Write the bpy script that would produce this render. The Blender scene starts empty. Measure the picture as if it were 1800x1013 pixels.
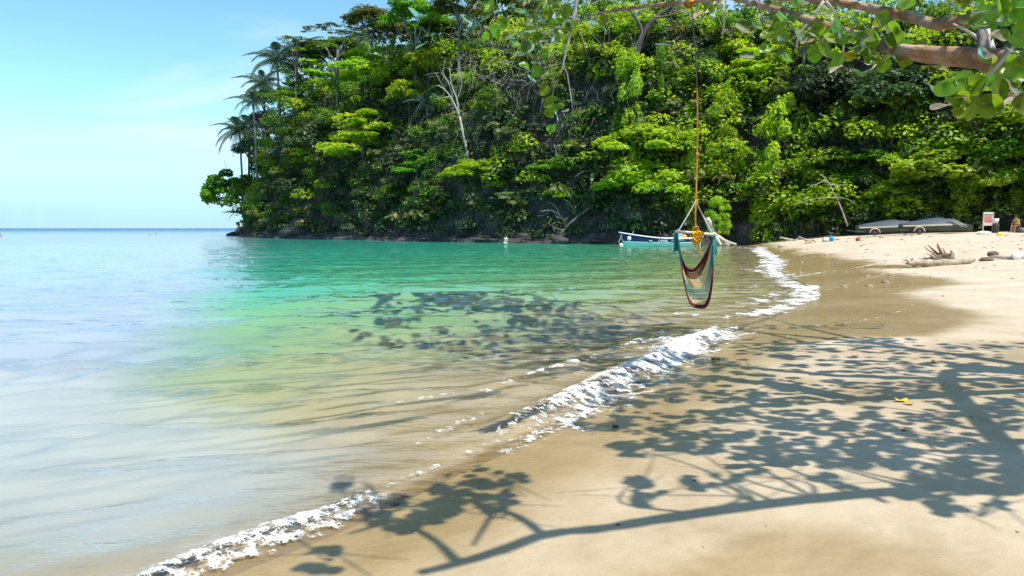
import bpy, bmesh, math, random
import numpy as np
from mathutils import Vector, Matrix, noise as mnoise

S = bpy.context.scene
COL = S.collection
R = math.radians
# ------------------------------------------------------------------ camera, sky, sun, exposure
CAMZ = 1.9
FPX = 1300.0
PITCH = math.atan(105.5 / FPX)
cd = bpy.data.cameras.new('camera')
cam = bpy.data.objects.new('camera', cd); COL.objects.link(cam)
cam.location = (0, 0, CAMZ); cam.rotation_euler = (math.pi / 2 - PITCH, 0, 0)
cd.sensor_width = 36; cd.lens = 36 * FPX / 1800.0
cd.clip_start = 0.05; cd.clip_end = 60000
S.camera = cam

SUN_EL, SUN_AZ = 63.0, 134.0          # azimuth clockwise from +Y (the viewing direction)
SDIR = Vector((math.sin(R(SUN_AZ)) * math.cos(R(SUN_EL)), math.cos(R(SUN_AZ)) * math.cos(R(SUN_EL)), math.sin(R(SUN_EL))))
w = bpy.data.worlds.new('World'); S.world = w; w.use_nodes = True
nt = w.node_tree; nt.nodes.clear()
o_ = nt.nodes.new('ShaderNodeOutputWorld'); bg = nt.nodes.new('ShaderNodeBackground')
sky = nt.nodes.new('ShaderNodeTexSky'); sky.sky_type = 'NISHITA'; sky.sun_disc = False
sky.sun_elevation = R(SUN_EL); sky.sun_rotation = R(SUN_AZ); sky.air_density = 1.0; sky.dust_density = 0.15; sky.ozone_density = 1.0
tc = nt.nodes.new('ShaderNodeTexCoord'); sep = nt.nodes.new('ShaderNodeSeparateXYZ')
nt.links.new(tc.outputs['Generated'], sep.inputs[0])
mz = nt.nodes.new('ShaderNodeMath'); mz.operation = 'MAXIMUM'; mz.inputs[1].default_value = 0.03
nt.links.new(sep.outputs['Z'], mz.inputs[0])
az_ = nt.nodes.new('ShaderNodeMath'); az_.operation = 'ADD'; az_.inputs[1].default_value = 0.12
nt.links.new(mz.outputs[0], az_.inputs[0])
dx = nt.nodes.new('ShaderNodeMath'); dx.operation = 'DIVIDE'; dy = nt.nodes.new('ShaderNodeMath'); dy.operation = 'DIVIDE'
nt.links.new(sep.outputs['X'], dx.inputs[0]); nt.links.new(az_.outputs[0], dx.inputs[1])
nt.links.new(sep.outputs['Y'], dy.inputs[0]); nt.links.new(az_.outputs[0], dy.inputs[1])
cmb = nt.nodes.new('ShaderNodeCombineXYZ'); nt.links.new(dx.outputs[0], cmb.inputs[0]); nt.links.new(dy.outputs[0], cmb.inputs[1])
mp = nt.nodes.new('ShaderNodeMapping'); mp.inputs['Scale'].default_value = (0.55, 1.0, 1); mp.inputs['Rotation'].default_value = (0, 0, R(14))
nt.links.new(cmb.outputs[0], mp.inputs[0])
cn = nt.nodes.new('ShaderNodeTexNoise'); cn.inputs['Scale'].default_value = 0.9; cn.inputs['Detail'].default_value = 9; cn.inputs['Roughness'].default_value = 0.6
cn.inputs['Distortion'].default_value = 0.6
nt.links.new(mp.outputs[0], cn.inputs['Vector'])
cr = nt.nodes.new('ShaderNodeMapRange'); cr.inputs['From Min'].default_value = 0.46; cr.inputs['From Max'].default_value = 0.72
cr.inputs['To Min'].default_value = 0.0; cr.inputs['To Max'].default_value = 0.8; cr.interpolation_type = 'SMOOTHSTEP'
nt.links.new(cn.outputs['Fac'], cr.inputs['Value'])
mixc = nt.nodes.new('ShaderNodeMix'); mixc.data_type = 'RGBA'
mixc.inputs['B'].default_value = (4.1, 5.0, 5.6, 1)
nt.links.new(cr.outputs[0], mixc.inputs['Factor']); tint = nt.nodes.new('ShaderNodeMix'); tint.data_type = 'RGBA'; tint.blend_type = 'MULTIPLY'; tint.inputs['Factor'].default_value = 1.0; tint.inputs['B'].default_value = (.74, 1.04, 1.06, 1); nt.links.new(sky.outputs[0], tint.inputs['A']); nt.links.new(tint.outputs['Result'], mixc.inputs['A'])
bg.inputs['Strength'].default_value = 0.13
hz_ = nt.nodes.new('ShaderNodeMapRange'); hz_.inputs['From Min'].default_value = 0.0; hz_.inputs['From Max'].default_value = 0.13; hz_.inputs['To Min'].default_value = .85; hz_.inputs['To Max'].default_value = 0.0; hz_.interpolation_type = 'SMOOTHSTEP'
nt.links.new(sep.outputs['Z'], hz_.inputs['Value'])
mixh = nt.nodes.new('ShaderNodeMix'); mixh.data_type = 'RGBA'; mixh.inputs['B'].default_value = (2.15, 3.75, 5.1, 1)
nt.links.new(hz_.outputs[0], mixh.inputs['Factor']); nt.links.new(mixc.outputs['Result'], mixh.inputs['A'])
nt.links.new(mixh.outputs['Result'], bg.inputs['Color']); nt.links.new(bg.outputs[0], o_.inputs[0])

ld = bpy.data.lights.new('sun', 'SUN'); ld.energy = 4.9; ld.angle = R(0.53); ld.color = (1.0, 0.94, 0.84)
sun = bpy.data.objects.new('sun', ld); COL.objects.link(sun)
sun.rotation_euler = SDIR.to_track_quat('Z', 'Y').to_euler(); sun.location = (20, 40, 80)

S.view_settings.view_transform = 'Standard'; S.view_settings.look = 'None'
S.view_settings.exposure = 0.66; S.view_settings.gamma = 1.0; S.view_settings.use_curve_mapping = False
S.render.engine = 'CYCLES'
S.cycles.max_bounces = 7; S.cycles.diffuse_bounces = 3; S.cycles.glossy_bounces = 3; S.cycles.transmission_bounces = 4
S.cycles.transparent_max_bounces = 16; S.cycles.use_denoising = True
S.cycles.caustics_reflective = False; S.cycles.caustics_refractive = False; S.cycles.sample_clamp_indirect = 6

# ------------------------------------------------------------------ geometry helpers
CP, SP = math.cos(PITCH), math.sin(PITCH)
def ray(px, py):
    xr = (px - 900) / FPX; yr = (506.5 - py) / FPX
    return np.array([xr, CP + yr * SP, -SP + yr * CP])
def P(px, py, d):                       # world point on the sight line at distance y = d
    r = ray(px, py); return np.array([0, 0, CAMZ]) + r * (d / r[1])
def G(px, py, z=0.0):                   # world point on the sight line at height z
    r = ray(px, py); return np.array([0, 0, CAMZ]) + r * ((z - CAMZ) / r[2])

RNG = np.random.default_rng(7)
random.seed(7)
_lat = np.random.default_rng(99).random((256, 256))
def vnoise(x, y):
    x = np.asarray(x, float); y = np.asarray(y, float)
    xi = np.floor(x).astype(int); yi = np.floor(y).astype(int)
    fx = x - xi; fy = y - yi; fx = fx * fx * (3 - 2 * fx); fy = fy * fy * (3 - 2 * fy)
    a = _lat[xi & 255, yi & 255]; b = _lat[(xi + 1) & 255, yi & 255]; c = _lat[xi & 255, (yi + 1) & 255]; d = _lat[(xi + 1) & 255, (yi + 1) & 255]
    return (a * (1 - fx) + b * fx) * (1 - fy) + (c * (1 - fx) + d * fx) * fy
def fbm(x, y, o=4):
    s = 0; a = 0.5; t = 0
    for k in range(o):
        s = s + a * vnoise(x * 2 ** k + 17.3 * k, y * 2 ** k + 9.1 * k); t += a; a *= 0.5
    return s / t
def sstep(a, b, x):
    t = np.clip((x - a) / (b - a), 0, 1); return t * t * (3 - 2 * t)
def polydist(x, y, pts, closed=False):
    pts = np.asarray(pts, float); d = np.full(np.shape(x), 1e9)
    n = len(pts)
    for i in range(n if closed else n - 1):
        a = pts[i]; b = pts[(i + 1) % n]; ab = b - a; L = ab @ ab + 1e-12
        t = np.clip(((x - a[0]) * ab[0] + (y - a[1]) * ab[1]) / L, 0, 1)
        d = np.minimum(d, np.hypot(x - a[0] - t * ab[0], y - a[1] - t * ab[1]))
    return d
def inpoly(x, y, pts):
    pts = np.asarray(pts, float); ins = np.zeros(np.shape(x), bool); n = len(pts)
    for i in range(n):
        x1, y1 = pts[i]; x2, y2 = pts[(i + 1) % n]
        if y1 == y2: continue
        c = ((y1 > y) != (y2 > y)) & (x < (x2 - x1) * (y - y1) / (y2 - y1) + x1)
        ins ^= c
    return ins
def smooth_poly(pts, k=2):
    pts = [np.asarray(p, float) for p in pts]
    for _ in range(k):
        q = [pts[0]]
        for a, b in zip(pts[:-1], pts[1:]): q += [a * .75 + b * .25, a * .25 + b * .75]
        q.append(pts[-1]); pts = q
    return np.array(pts)
def catmull(pts, n=8):
    pts = [np.asarray(p, float) for p in pts]
    q = [2 * pts[0] - pts[1]] + pts + [2 * pts[-1] - pts[-2]]; out = []
    for i in range(1, len(q) - 2):
        for k in range(n):
            t = k / n
            out.append(.5 * ((2 * q[i]) + (-q[i - 1] + q[i + 1]) * t + (2 * q[i - 1] - 5 * q[i] + 4 * q[i + 1] - q[i + 2]) * t * t + (-q[i - 1] + 3 * q[i] - 3 * q[i + 1] + q[i + 2]) * t ** 3))
    out.append(pts[-1]); return np.array(out)

def mesh(name, V, F, mats=None, smooth=False, mi=None, attrs=None):
    V = np.ascontiguousarray(V, np.float32); F = np.ascontiguousarray(F, np.int32)
    me = bpy.data.meshes.new(name); n, k = F.shape
    me.vertices.add(len(V)); me.vertices.foreach_set('co', V.ravel())
    me.loops.add(n * k); me.loops.foreach_set('vertex_index', F.ravel())
    me.polygons.add(n); me.polygons.foreach_set('loop_start', np.arange(0, n * k, k, dtype=np.int32))
    if mi is not None: me.polygons.foreach_set('material_index', np.ascontiguousarray(mi, np.int32))
    me.polygons.foreach_set('use_smooth', np.full(n, bool(smooth)))
    for m in (mats if isinstance(mats, (list, tuple)) else [mats]):
        if m: me.materials.append(m)
    for an, (dom, arr) in (attrs or {}).items():
        a = me.attributes.new(an, 'FLOAT', dom); a.data.foreach_set('value', np.ascontiguousarray(arr, np.float32))
    me.update(calc_edges=True); me.validate()
    return me
def put(name, me, parent=None, loc=(0, 0, 0), rot=(0, 0, 0), scale=(1, 1, 1)):
    o = bpy.data.objects.new(name, me); COL.objects.link(o)
    o.location = loc; o.rotation_euler = rot; o.scale = scale
    if parent: o.parent = parent
    return o
def tag(o, label=None, cat=None, group=None, kind=None):
    if label: o['label'] = label
    if cat: o['category'] = cat
    if group: o['group'] = group
    if kind: o['kind'] = kind
    return o
def thing(name, label, cat, loc=(0, 0, 0), rz=0, group=None):
    o = put(name, None, None, tuple(map(float, loc)), (0, 0, rz)); return tag(o, label, cat, group)

class MB:                                # gathers triangles for ONE mesh
    def __init__(s): s.V = []; s.F = []; s.M = []; s.n = 0
    def add(s, V, F, m=0):
        V = np.asarray(V, float); F = np.asarray(F, int)
        s.V.append(V); s.F.append(F + s.n); s.M.append(np.full(len(F), m)); s.n += len(V); return s
    def build(s, name, mats, smooth=True, attrs=None):
        return mesh(name, np.concatenate(s.V), np.concatenate(s.F), mats, smooth, np.concatenate(s.M), attrs)
def tube(path, rad, n=7, cap=True):
    path = np.asarray(path, float); m = len(path); rad = np.broadcast_to(np.asarray(rad, float), (m,))
    T = np.gradient(path, axis=0); T /= np.linalg.norm(T, axis=1)[:, None] + 1e-9
    up = np.array([0, 0, 1.0]) if abs(T[0][2]) < .9 else np.array([1.0, 0, 0])
    V = []
    u = np.cross(T[0], up); u /= np.linalg.norm(u)
    an = np.arange(n) * 2 * math.pi / n
    for i in range(m):
        u = u - T[i] * (u @ T[i]); u /= np.linalg.norm(u) + 1e-9; v = np.cross(T[i], u)
        V.append(path[i] + rad[i] * (np.cos(an)[:, None] * u + np.sin(an)[:, None] * v))
    V = np.concatenate(V); F = []
    for i in range(m - 1):
        for k in range(n):
            a = i * n + k; b = i * n + (k + 1) % n
            F += [(a, b, b + n), (a, b + n, a + n)]
    if cap:
        V = np.concatenate([V, path[:1], path[-1:]]); c0 = m * n
        for k in range(n):
            F.append((c0, (k + 1) % n, k)); F.append((c0 + 1, (m - 1) * n + k, (m - 1) * n + (k + 1) % n))
    return V, np.array(F)
def box(c, s, ch=0.08, rz=0.0, rx=0.0, ry=0.0):      # chamfered box
    h = np.asarray(s, float) / 2; b = min(h) * ch * 2
    bm = bmesh.new(); bmesh.ops.create_cube(bm, size=1)
    for v in bm.verts: v.co = Vector((v.co.x * s[0], v.co.y * s[1], v.co.z * s[2]))
    if b > 0: bmesh.ops.bevel(bm, geom=bm.edges[:], offset=b, segments=1, affect='EDGES')
    bmesh.ops.triangulate(bm, faces=bm.faces[:])
    M = Matrix.Translation(Vector([float(q) for q in c])) @ Matrix.Rotation(rz, 4, 'Z') @ Matrix.Rotation(ry, 4, 'Y') @ Matrix.Rotation(rx, 4, 'X')
    bm.transform(M); bm.verts.index_update()
    V = np.array([v.co[:] for v in bm.verts]); F = np.array([[v.index for v in f.verts] for f in bm.faces]); bm.free(); return V, F
def blob(c, r, sub=2, amp=0.2, fr=1.5, seed=0, flat=None):
    bm = bmesh.new(); bmesh.ops.create_icosphere(bm, subdivisions=sub, radius=1)
    for v in bm.verts:
        p = v.co.copy(); q = p * fr + Vector((seed * 3.7, seed * 1.3, seed * 7.1))
        k = 1 + amp * (mnoise.noise(q) + .5 * mnoise.noise(q * 2.3) + .3 * mnoise.noise(q * 5.1))
        v.co = Vector((p.x * r[0] * k, p.y * r[1] * k, p.z * r[2] * k))
    bm.verts.index_update()
    V = np.array([v.co[:] for v in bm.verts]) + np.asarray(c, float); F = np.array([[v.index for v in f.verts] for f in bm.faces]); bm.free(); return V, F

# ------------------------------------------------------------------ materials
class NT:
    def __init__(s, name):
        s.m = bpy.data.materials.new(name); s.m.use_nodes = True; s.t = s.m.node_tree; s.t.nodes.clear()
        s.out = s.n('ShaderNodeOutputMaterial')
    def n(s, typ, **kw):
        q = s.t.nodes.new(typ)
        for k, v in kw.items():
            if k in q.inputs: q.inputs[k].default_value = v
            else: setattr(q, k, v)
        return q
    def l(s, a, b): s.t.links.new(a, b)
    def ramp(s, fac, stops, interp='LINEAR'):
        q = s.n('ShaderNodeValToRGB'); e = q.color_ramp.elements; q.color_ramp.interpolation = interp
        e[0].position, e[0].color = stops[0][0], (*stops[0][1], 1)
        e[1].position, e[1].color = stops[-1][0], (*stops[-1][1], 1)
        for p, c in stops[1:-1]:
            k = e.new(p); k.color = (*c, 1)
        s.l(fac, q.inputs[0]); return q.outputs[0]
    def noise(s, scale, detail=4, rough=.55, vec=None, dist=0, stretch=None, coord='Object'):
        q = s.n('ShaderNodeTexNoise', Scale=scale, Detail=detail, Roughness=rough, Distortion=dist)
        if vec is None:
            vec = s.n('ShaderNodeTexCoord').outputs[coord]
        if stretch:
            mpp = s.n('ShaderNodeMapping', Scale=stretch); s.l(vec, mpp.inputs[0]); vec = mpp.outputs[0]
        s.l(vec, q.inputs['Vector']); return q.outputs['Fac']
    def mix(s, fac, a, b, blend='MIX'):
        q = s.n('ShaderNodeMix', data_type='RGBA', blend_type=blend)
        for v, i in ((fac, 'Factor'), (a, 'A'), (b, 'B')):
            if isinstance(v, (int, float)): q.inputs[i].default_value = v
            elif isinstance(v, tuple): q.inputs[i].default_value = (*v, 1)
            else: s.l(v, q.inputs[i])
        return q.outputs['Result']
    def math(s, op, a, b=0.0, c=None):
        q = s.n('ShaderNodeMath', operation=op)
        for i, v in enumerate((a, b, c)):
            if v is None: continue
            if isinstance(v, (int, float)): q.inputs[i].default_value = v
            else: s.l(v, q.inputs[i])
        return q.outputs[0]
    def attr(s, name): return s.n('ShaderNodeAttribute', attribute_name=name).outputs['Fac']
    def bump(s, h, dist, strength=1.0, normal=None):
        q = s.n('ShaderNodeBump', Distance=dist, Strength=strength); s.l(h, q.inputs['Height'])
        if normal: s.l(normal, q.inputs['Normal'])
        return q.outputs[0]
    def surf(s, sh): s.l(sh, s.out.inputs['Surface']); return s.m

def simple(name, col, rough=.6, var=.25, scale=6.0, bump=0.0, metallic=0.0, spec=.4):
    k = NT(name); p = k.n('ShaderNodeBsdfPrincipled', Roughness=rough, Metallic=metallic)
    p.inputs['Specular IOR Level'].default_value = spec
    f = k.noise(scale, 5)
    lo = tuple(c * (1 - var) for c in col); hi = tuple(min(1, c * (1 + var)) for c in col)
    k.l(k.ramp(f, [(.3, lo), (.7, hi)]), p.inputs['Base Color'])
    if bump: k.l(k.bump(k.noise(scale * 2.5, 6), bump), p.inputs['Normal'])
    return k.surf(p.outputs[0])

def leafmat(name, dark, mid, hi, trans=2.0, tmix=.45, rough=.5, gloss=.02):
    k = NT(name); r = k.attr('rnd'); oi = k.n('ShaderNodeObjectInfo')
    c = k.ramp(r, [(0, dark), (.5, mid), (1, hi)])
    hs = k.n('ShaderNodeHueSaturation', Saturation=1.0)
    k.l(k.math('MULTIPLY_ADD', oi.outputs['Random'], .03, .483), hs.inputs['Hue'])
    k.l(k.math('MULTIPLY_ADD', oi.outputs['Random'], .5, .78), hs.inputs['Value'])
    k.l(c, hs.inputs['Color'])
    d = k.n('ShaderNodeBsdfDiffuse'); k.l(hs.outputs[0], d.inputs['Color'])
    t = k.n('ShaderNodeBsdfTranslucent')
    k.l(k.mix(1.0, hs.outputs[0], (trans, trans * 1.0, trans * .5), 'MULTIPLY'), t.inputs['Color'])
    m1 = k.n('ShaderNodeMixShader'); m1.inputs[0].default_value = tmix
    k.l(d.outputs[0], m1.inputs[1]); k.l(t.outputs[0], m1.inputs[2])
    g = k.n('ShaderNodeBsdfGlossy', Roughness=rough); g.inputs['Color'].default_value = (.9, .95, 1, 1)
    m2 = k.n('ShaderNodeMixShader'); m2.inputs[0].default_value = gloss
    k.l(m1.outputs[0], m2.inputs[1]); k.l(g.outputs[0], m2.inputs[2])
    return k.surf(m2.outputs[0])

M = {}
M['leaf_green'] = leafmat('leaf_green', (.03, .08, .012), (.08, .20, .012), (.16, .28, .014))
M['leaf_bright'] = leafmat('leaf_bright', (.13, .23, .012), (.22, .33, .014), (.33, .39, .02), trans=2.1, tmix=.45)
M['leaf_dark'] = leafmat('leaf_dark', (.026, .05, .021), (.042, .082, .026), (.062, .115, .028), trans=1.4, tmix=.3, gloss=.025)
M['leaf_pale'] = leafmat('leaf_pale', (.09, .14, .06), (.16, .21, .09), (.26, .31, .15), trans=1.4, tmix=.3)
M['leaf_olive'] = leafmat('leaf_olive', (.06, .085, .02), (.10, .125, .03), (.16, .15, .035), trans=1.7, tmix=.4)
M['leaf_palm'] = leafmat('leaf_palm', (.022, .065, .045), (.035, .09, .055), (.06, .12, .055), trans=1.5, tmix=.35, gloss=.05)
M['leaf_teal'] = leafmat('leaf_teal', (.02, .065, .035), (.035, .10, .05), (.06, .13, .05), trans=1.6, tmix=.35, gloss=.1)
M['bark_pale'] = simple('bark_pale', (.46, .42, .37), .8, .35, 3, .02)
M['bark_grey'] = simple('bark_grey', (.16, .145, .14), .85, .4, 2.5, .03)
M['bark_dark'] = simple('bark_dark', (.055, .045, .045), .9, .4, 2.5, .03)
M['bark_ash'] = simple('bark_ash', (.40, .38, .36), .8, .35, 2)
M['twig'] = simple('twig', (.30, .265, .22), .85, .35, 2)
M['rock'] = simple('rock', (.05, .043, .045), .85, .5, .9, .25)
M['rock_pale'] = simple('rock_pale', (.22, .20, .19), .85, .45, 1.2, .2)
M['drift'] = simple('drift', (.36, .30, .22), .85, .4, 5, .02)
M['drift_dark'] = simple('drift_dark', (.14, .10, .075), .9, .4, 6, .02)
M['white'] = simple('white', (.78, .79, .80), .4, .06, 4)
M['navy'] = simple('navy', (.012, .02, .115), .3, .2, 2)
M['cyan'] = simple('cyan', (.42, .76, .84), .35, .1, 2)
M['orange'] = simple('orange', (.74, .33, .04), .7, .25, 40)
M['gold'] = simple('gold', (.80, .40, .02), .7, .25, 40)
M['rope_pale'] = simple('rope_pale', (.55, .50, .46), .8, .2, 40)
M['maroon'] = simple('maroon', (.11, .012, .016), .85, .3, 60)
M['tan'] = simple('tan', (.58, .40, .20), .85, .25, 60)
M['teal'] = simple('teal', (.015, .20, .19), .85, .25, 60)
M['skin'] = simple('skin', (.45, .24, .14), .6, .1, 8)
M['skin_tan'] = simple('skin_tan', (.42, .19, .07), .55, .12, 8)
M['hair'] = simple('hair', (.02, .014, .012), .6, .3, 20)
M['red'] = simple('red', (.45, .03, .03), .6, .2, 8)
M['rust'] = simple('rust', (.15, .055, .04), .8, .3, 12)
M['purple'] = simple('purple', (.16, .04, .20), .7, .2, 8)
M['tarp'] = simple('tarp', (.05, .064, .088), .45, .25, .9, .03)  # darkened colour stands in for the shade of overhanging trees
M['hull_green'] = simple('hull_green', (.05, .075, .06), .6, .3, 1.5)
M['cream'] = simple('cream', (.46, .40, .31), .6, .2, 4)
M['black'] = simple('black', (.018, .018, .02), .5, .3, 10)
M['blue'] = simple('blue', (.02, .30, .62), .5, .15, 5)
M['cream_yellow'] = simple('cream_yellow', (.42, .30, .10), .8, .2, 8)
M['yellow'] = simple('yellow', (.75, .62, .02), .6, .2, 6)
M['deadleaf'] = simple('deadleaf', (.45, .24, .05), .7, .4, 12)

def sand_material():
    k = NT('sand'); p = k.n('ShaderNodeBsdfPrincipled')
    wet = k.attr('wet'); pos = k.n('ShaderNodeTexCoord').outputs['Object']
    n1 = k.noise(.55, 6, .6, pos); n2 = k.noise(3.2, 5, .6, pos); n3 = k.noise(160, 3, .7, pos); n4 = k.noise(.22, 4, .6, pos, stretch=(1, 2.2, 1))
    dry = k.ramp(k.math('MULTIPLY_ADD', n2, .35, k.math('MULTIPLY', n1, .65)), [(.3, (.42, .325, .24)), (.5, (.485, .385, .29)), (.7, (.55, .445, .345))])
    wetc = k.ramp(k.math('MULTIPLY_ADD', n2, .3, k.math('MULTIPLY', n4, .7)), [(.32, (.24, .165, .068)), (.5, (.30, .215, .10)), (.68, (.385, .29, .16))])
    damp = k.ramp(k.math('MULTIPLY_ADD', n2, .3, k.math('MULTIPLY', n1, .7)), [(.30, (.36, .28, .18)), (.5, (.47, .385, .275)), (.68, (.56, .485, .38))])
    c = k.mix(k.n('ShaderNodeMapRange', **{'From Min': .05, 'From Max': .5}).outputs[0], dry, damp)
    mr1 = k.n('ShaderNodeMapRange', **{'From Min': .05, 'From Max': .5}); k.l(wet, mr1.inputs['Value'])
    mr2 = k.n('ShaderNodeMapRange', **{'From Min': .5, 'From Max': .95}); k.l(wet, mr2.inputs['Value'])
    c = k.mix(mr2.outputs[0], k.mix(mr1.outputs[0], dry, damp), wetc)
    n5 = k.noise(38, 4, .7, pos); n6 = k.noise(1.1, 7, .7, pos, dist=.8); c = k.mix(1.0, c, k.ramp(n6, [(.35, (.86, .85, .83)), (.5, (1, 1, 1)), (.66, (1.07, 1.08, 1.1))]), 'MULTIPLY'); c = k.mix(k.ramp(n5, [(.70, (0,) * 3), (.74, (.6,) * 3)]), c, (.12, .10, .08)); grain = k.ramp(n3, [(.25, (.74, .72, .70)), (.5, (1, 1, 1)), (.75, (1.12, 1.11, 1.1))])
    c = k.mix(1.0, c, grain, 'MULTIPLY'); k.l(c, p.inputs['Base Color'])
    k.l(k.ramp(wet, [(0, (.9,) * 3), (.5, (.55,) * 3), (1, (.13,) * 3)]), p.inputs['Roughness'])
    p.inputs['Specular IOR Level'].default_value = .35
    b = k.bump(n3, .004, .9); nd = k.noise(7, 5, .6, pos)
    dryb = k.math('MULTIPLY', nd, k.math('SUBTRACT', 1.0, mr1.outputs[0]))
    k.l(k.bump(dryb, .05, .7, k.bump(nd, .016, .8, b)), p.inputs['Normal'])
    return k.surf(p.outputs[0])
M['sand'] = sand_material()

def water_material():
    k = NT('sea_water'); dep = k.attr('depth'); pos = k.n('ShaderNodeTexCoord').outputs['Object']
    big = k.noise(.05, 3, .5, pos, stretch=(1, .5, 1))
    d2 = k.math('MULTIPLY', dep, k.math('MULTIPLY_ADD', big, .6, k.math('MULTIPLY_ADD', k.noise(.28, 4, .6, pos, stretch=(.5, 1.6, 1)), .9, .25)))
    fac = k.math('DIVIDE', d2, 8.0)
    col = k.ramp(fac, [(0, (.42, .36, .22)), (.02, (.38, .39, .21)), (.05, (.21, .40, .19)), (.10, (.068, .37, .205)), (.18, (.03, .335, .225)), (.28, (.03, .28, .23)), (.50, (.10, .25, .38)), (.75, (.04, .14, .32)), (1, (.01, .06, .22))])
    al = k.ramp(k.math('DIVIDE', d2, 2.0), [(0, (0,) * 3), (.03, (.12,) * 3), (.12, (.38,) * 3), (.35, (.78,) * 3), (.8, (1,) * 3)])
    w1 = k.noise(1.3, 4, .55, pos, stretch=(.55, 1.5, 1), dist=.4); w2 = k.noise(5.5, 3, .55, pos, stretch=(.6, 1.4, 1), dist=.3)
    w3 = k.noise(.32, 2, .5, pos, stretch=(.5, 1.4, 1))
    w0 = k.math('MULTIPLY', k.noise(.22, 3, .6, pos, stretch=(.4, 1.3, 1)), k.attr('open')); n = k.bump(w2, .018, 1.0, k.bump(w1, .045, 1.0, k.bump(w3, .06, .8, k.bump(w0, 1.6))))
    col = k.mix(k.attr('sky_sheen'), col, (.32, .40, .49)); milk = k.attr('milk'); col = k.mix(k.math('MULTIPLY', milk, .85), col, (.36, .41, .425)); al = k.mix(k.math('MULTIPLY', milk, k.ramp(dep, [(0, (0,) * 3), (.06, (.7,) * 3)])), al, (.8, .8, .8))  # first mix paints a pale sky reflection into the seaward water colour
    d = k.n('ShaderNodeBsdfDiffuse'); k.l(col, d.inputs['Color'])
    t = k.n('ShaderNodeBsdfTransparent'); t.inputs['Color'].default_value = (.97, .98, .95, 1)
    body = k.n('ShaderNodeMixShader'); k.l(al, body.inputs[0]); k.l(t.outputs[0], body.inputs[1]); k.l(d.outputs[0], body.inputs[2])
    fr = k.n('ShaderNodeFresnel', IOR=1.58); k.l(n, fr.inputs['Normal'])
    g = k.n('ShaderNodeBsdfGlossy', Roughness=.04); k.l(n, g.inputs['Normal'])
    m = k.n('ShaderNodeMixShader'); k.l(fr.outputs[0], m.inputs[0]); k.l(body.outputs[0], m.inputs[1]); k.l(g.outputs[0], m.inputs[2])
    return k.surf(m.outputs[0])
M['water'] = water_material()

def foam_material():
    k = NT('foam'); p = k.n('ShaderNodeBsdfPrincipled', Roughness=.45); p.inputs['Base Color'].default_value = (.82, .83, .84, 1)
    pos = k.n('ShaderNodeTexCoord').outputs['Object']; mm = k.attr('m'); sc = k.attr('cell')
    vs = k.n('ShaderNodeVectorMath', operation='SCALE'); k.l(pos, vs.inputs[0]); k.l(sc, vs.inputs['Scale'])
    v1 = k.n('ShaderNodeTexVoronoi', Scale=1.0); k.l(vs.outputs[0], v1.inputs['Vector']); v1.feature = 'DISTANCE_TO_EDGE'
    n1 = k.n('ShaderNodeTexNoise', Scale=.35, Detail=4.0); k.l(vs.outputs[0], n1.inputs['Vector'])
    a = k.math('SUBTRACT', k.math('MULTIPLY_ADD', mm, .75, .12), k.math('MULTIPLY', v1.outputs['Distance'], 1.5))
    a = k.math('ADD', a, k.math('MULTIPLY_ADD', n1.outputs['Fac'], 2.0, -.95))
    mr = k.n('ShaderNodeMapRange', **{'From Min': -.02, 'From Max': .6}); k.l(a, mr.inputs['Value'])
    k.l(k.math('MULTIPLY', mr.outputs[0], .86), p.inputs['Alpha'])
    k.l(k.bump(n1.outputs['Fac'], .03, .8), p.inputs['Normal']); return k.surf(p.outputs[0])
M['foam'] = foam_material()

def soil_material():
    k = NT('hill_soil'); p = k.n('ShaderNodeBsdfPrincipled', Roughness=.95)
    f = k.noise(.5, 6, .65)
    k.l(k.ramp(f, [(.3, (.04, .034, .036)), (.5, (.075, .064, .066)), (.72, (.12, .10, .10))]), p.inputs['Base Color'])
    k.l(k.bump(k.noise(1.2, 6, .65), .5), p.inputs['Normal']); return k.surf(p.outputs[0])
M['soil'] = soil_material()

def grape_material(name, base, tcol, vein=True):
    k = NT(name); co = k.n('ShaderNodeTexCoord').outputs['Object']; oi = k.n('ShaderNodeObjectInfo').outputs['Random']
    hs = k.n('ShaderNodeHueSaturation'); k.l(k.math('MULTIPLY_ADD', oi, .07, .46), hs.inputs['Hue']); k.l(k.math('MULTIPLY_ADD', oi, .6, .7), hs.inputs['Value'])
    spots = k.noise(14, 5, .6, co)
    c = k.mix(k.ramp(spots, [(.62, (0,) * 3), (.75, (.55,) * 3)]), base, (.16, .11, .03))
    if vein:
        sp_ = k.n('ShaderNodeSeparateXYZ'); k.l(co, sp_.inputs[0])
        ang = k.math('ARCTAN2', sp_.outputs['Y'], k.math('ADD', sp_.outputs['X'], .11))
        wv = k.math('ABSOLUTE', k.math('SINE', k.math('MULTIPLY', ang, 5.0)))
        c = k.mix(k.ramp(wv, [(.0, (.8,) * 3), (.13, (0,) * 3)]), c, (.22, .24, .07))
    k.l(c, hs.inputs['Color'])
    d = k.n('ShaderNodeBsdfDiffuse'); k.l(hs.outputs[0], d.inputs['Color'])
    t = k.n('ShaderNodeBsdfTranslucent'); k.l(k.mix(1.0, hs.outputs[0], tcol, 'MULTIPLY'), t.inputs['Color'])
    m1 = k.n('ShaderNodeMixShader'); m1.inputs[0].default_value = .5; k.l(d.outputs[0], m1.inputs[1]); k.l(t.outputs[0], m1.inputs[2])
    g = k.n('ShaderNodeBsdfGlossy', Roughness=.3); m2 = k.n('ShaderNodeMixShader'); fr = k.n('ShaderNodeFresnel', IOR=1.22)
    k.l(fr.outputs[0], m2.inputs[0]); k.l(m1.outputs[0], m2.inputs[1]); k.l(g.outputs[0], m2.inputs[2])
    return k.surf(m2.outputs[0])
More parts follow.
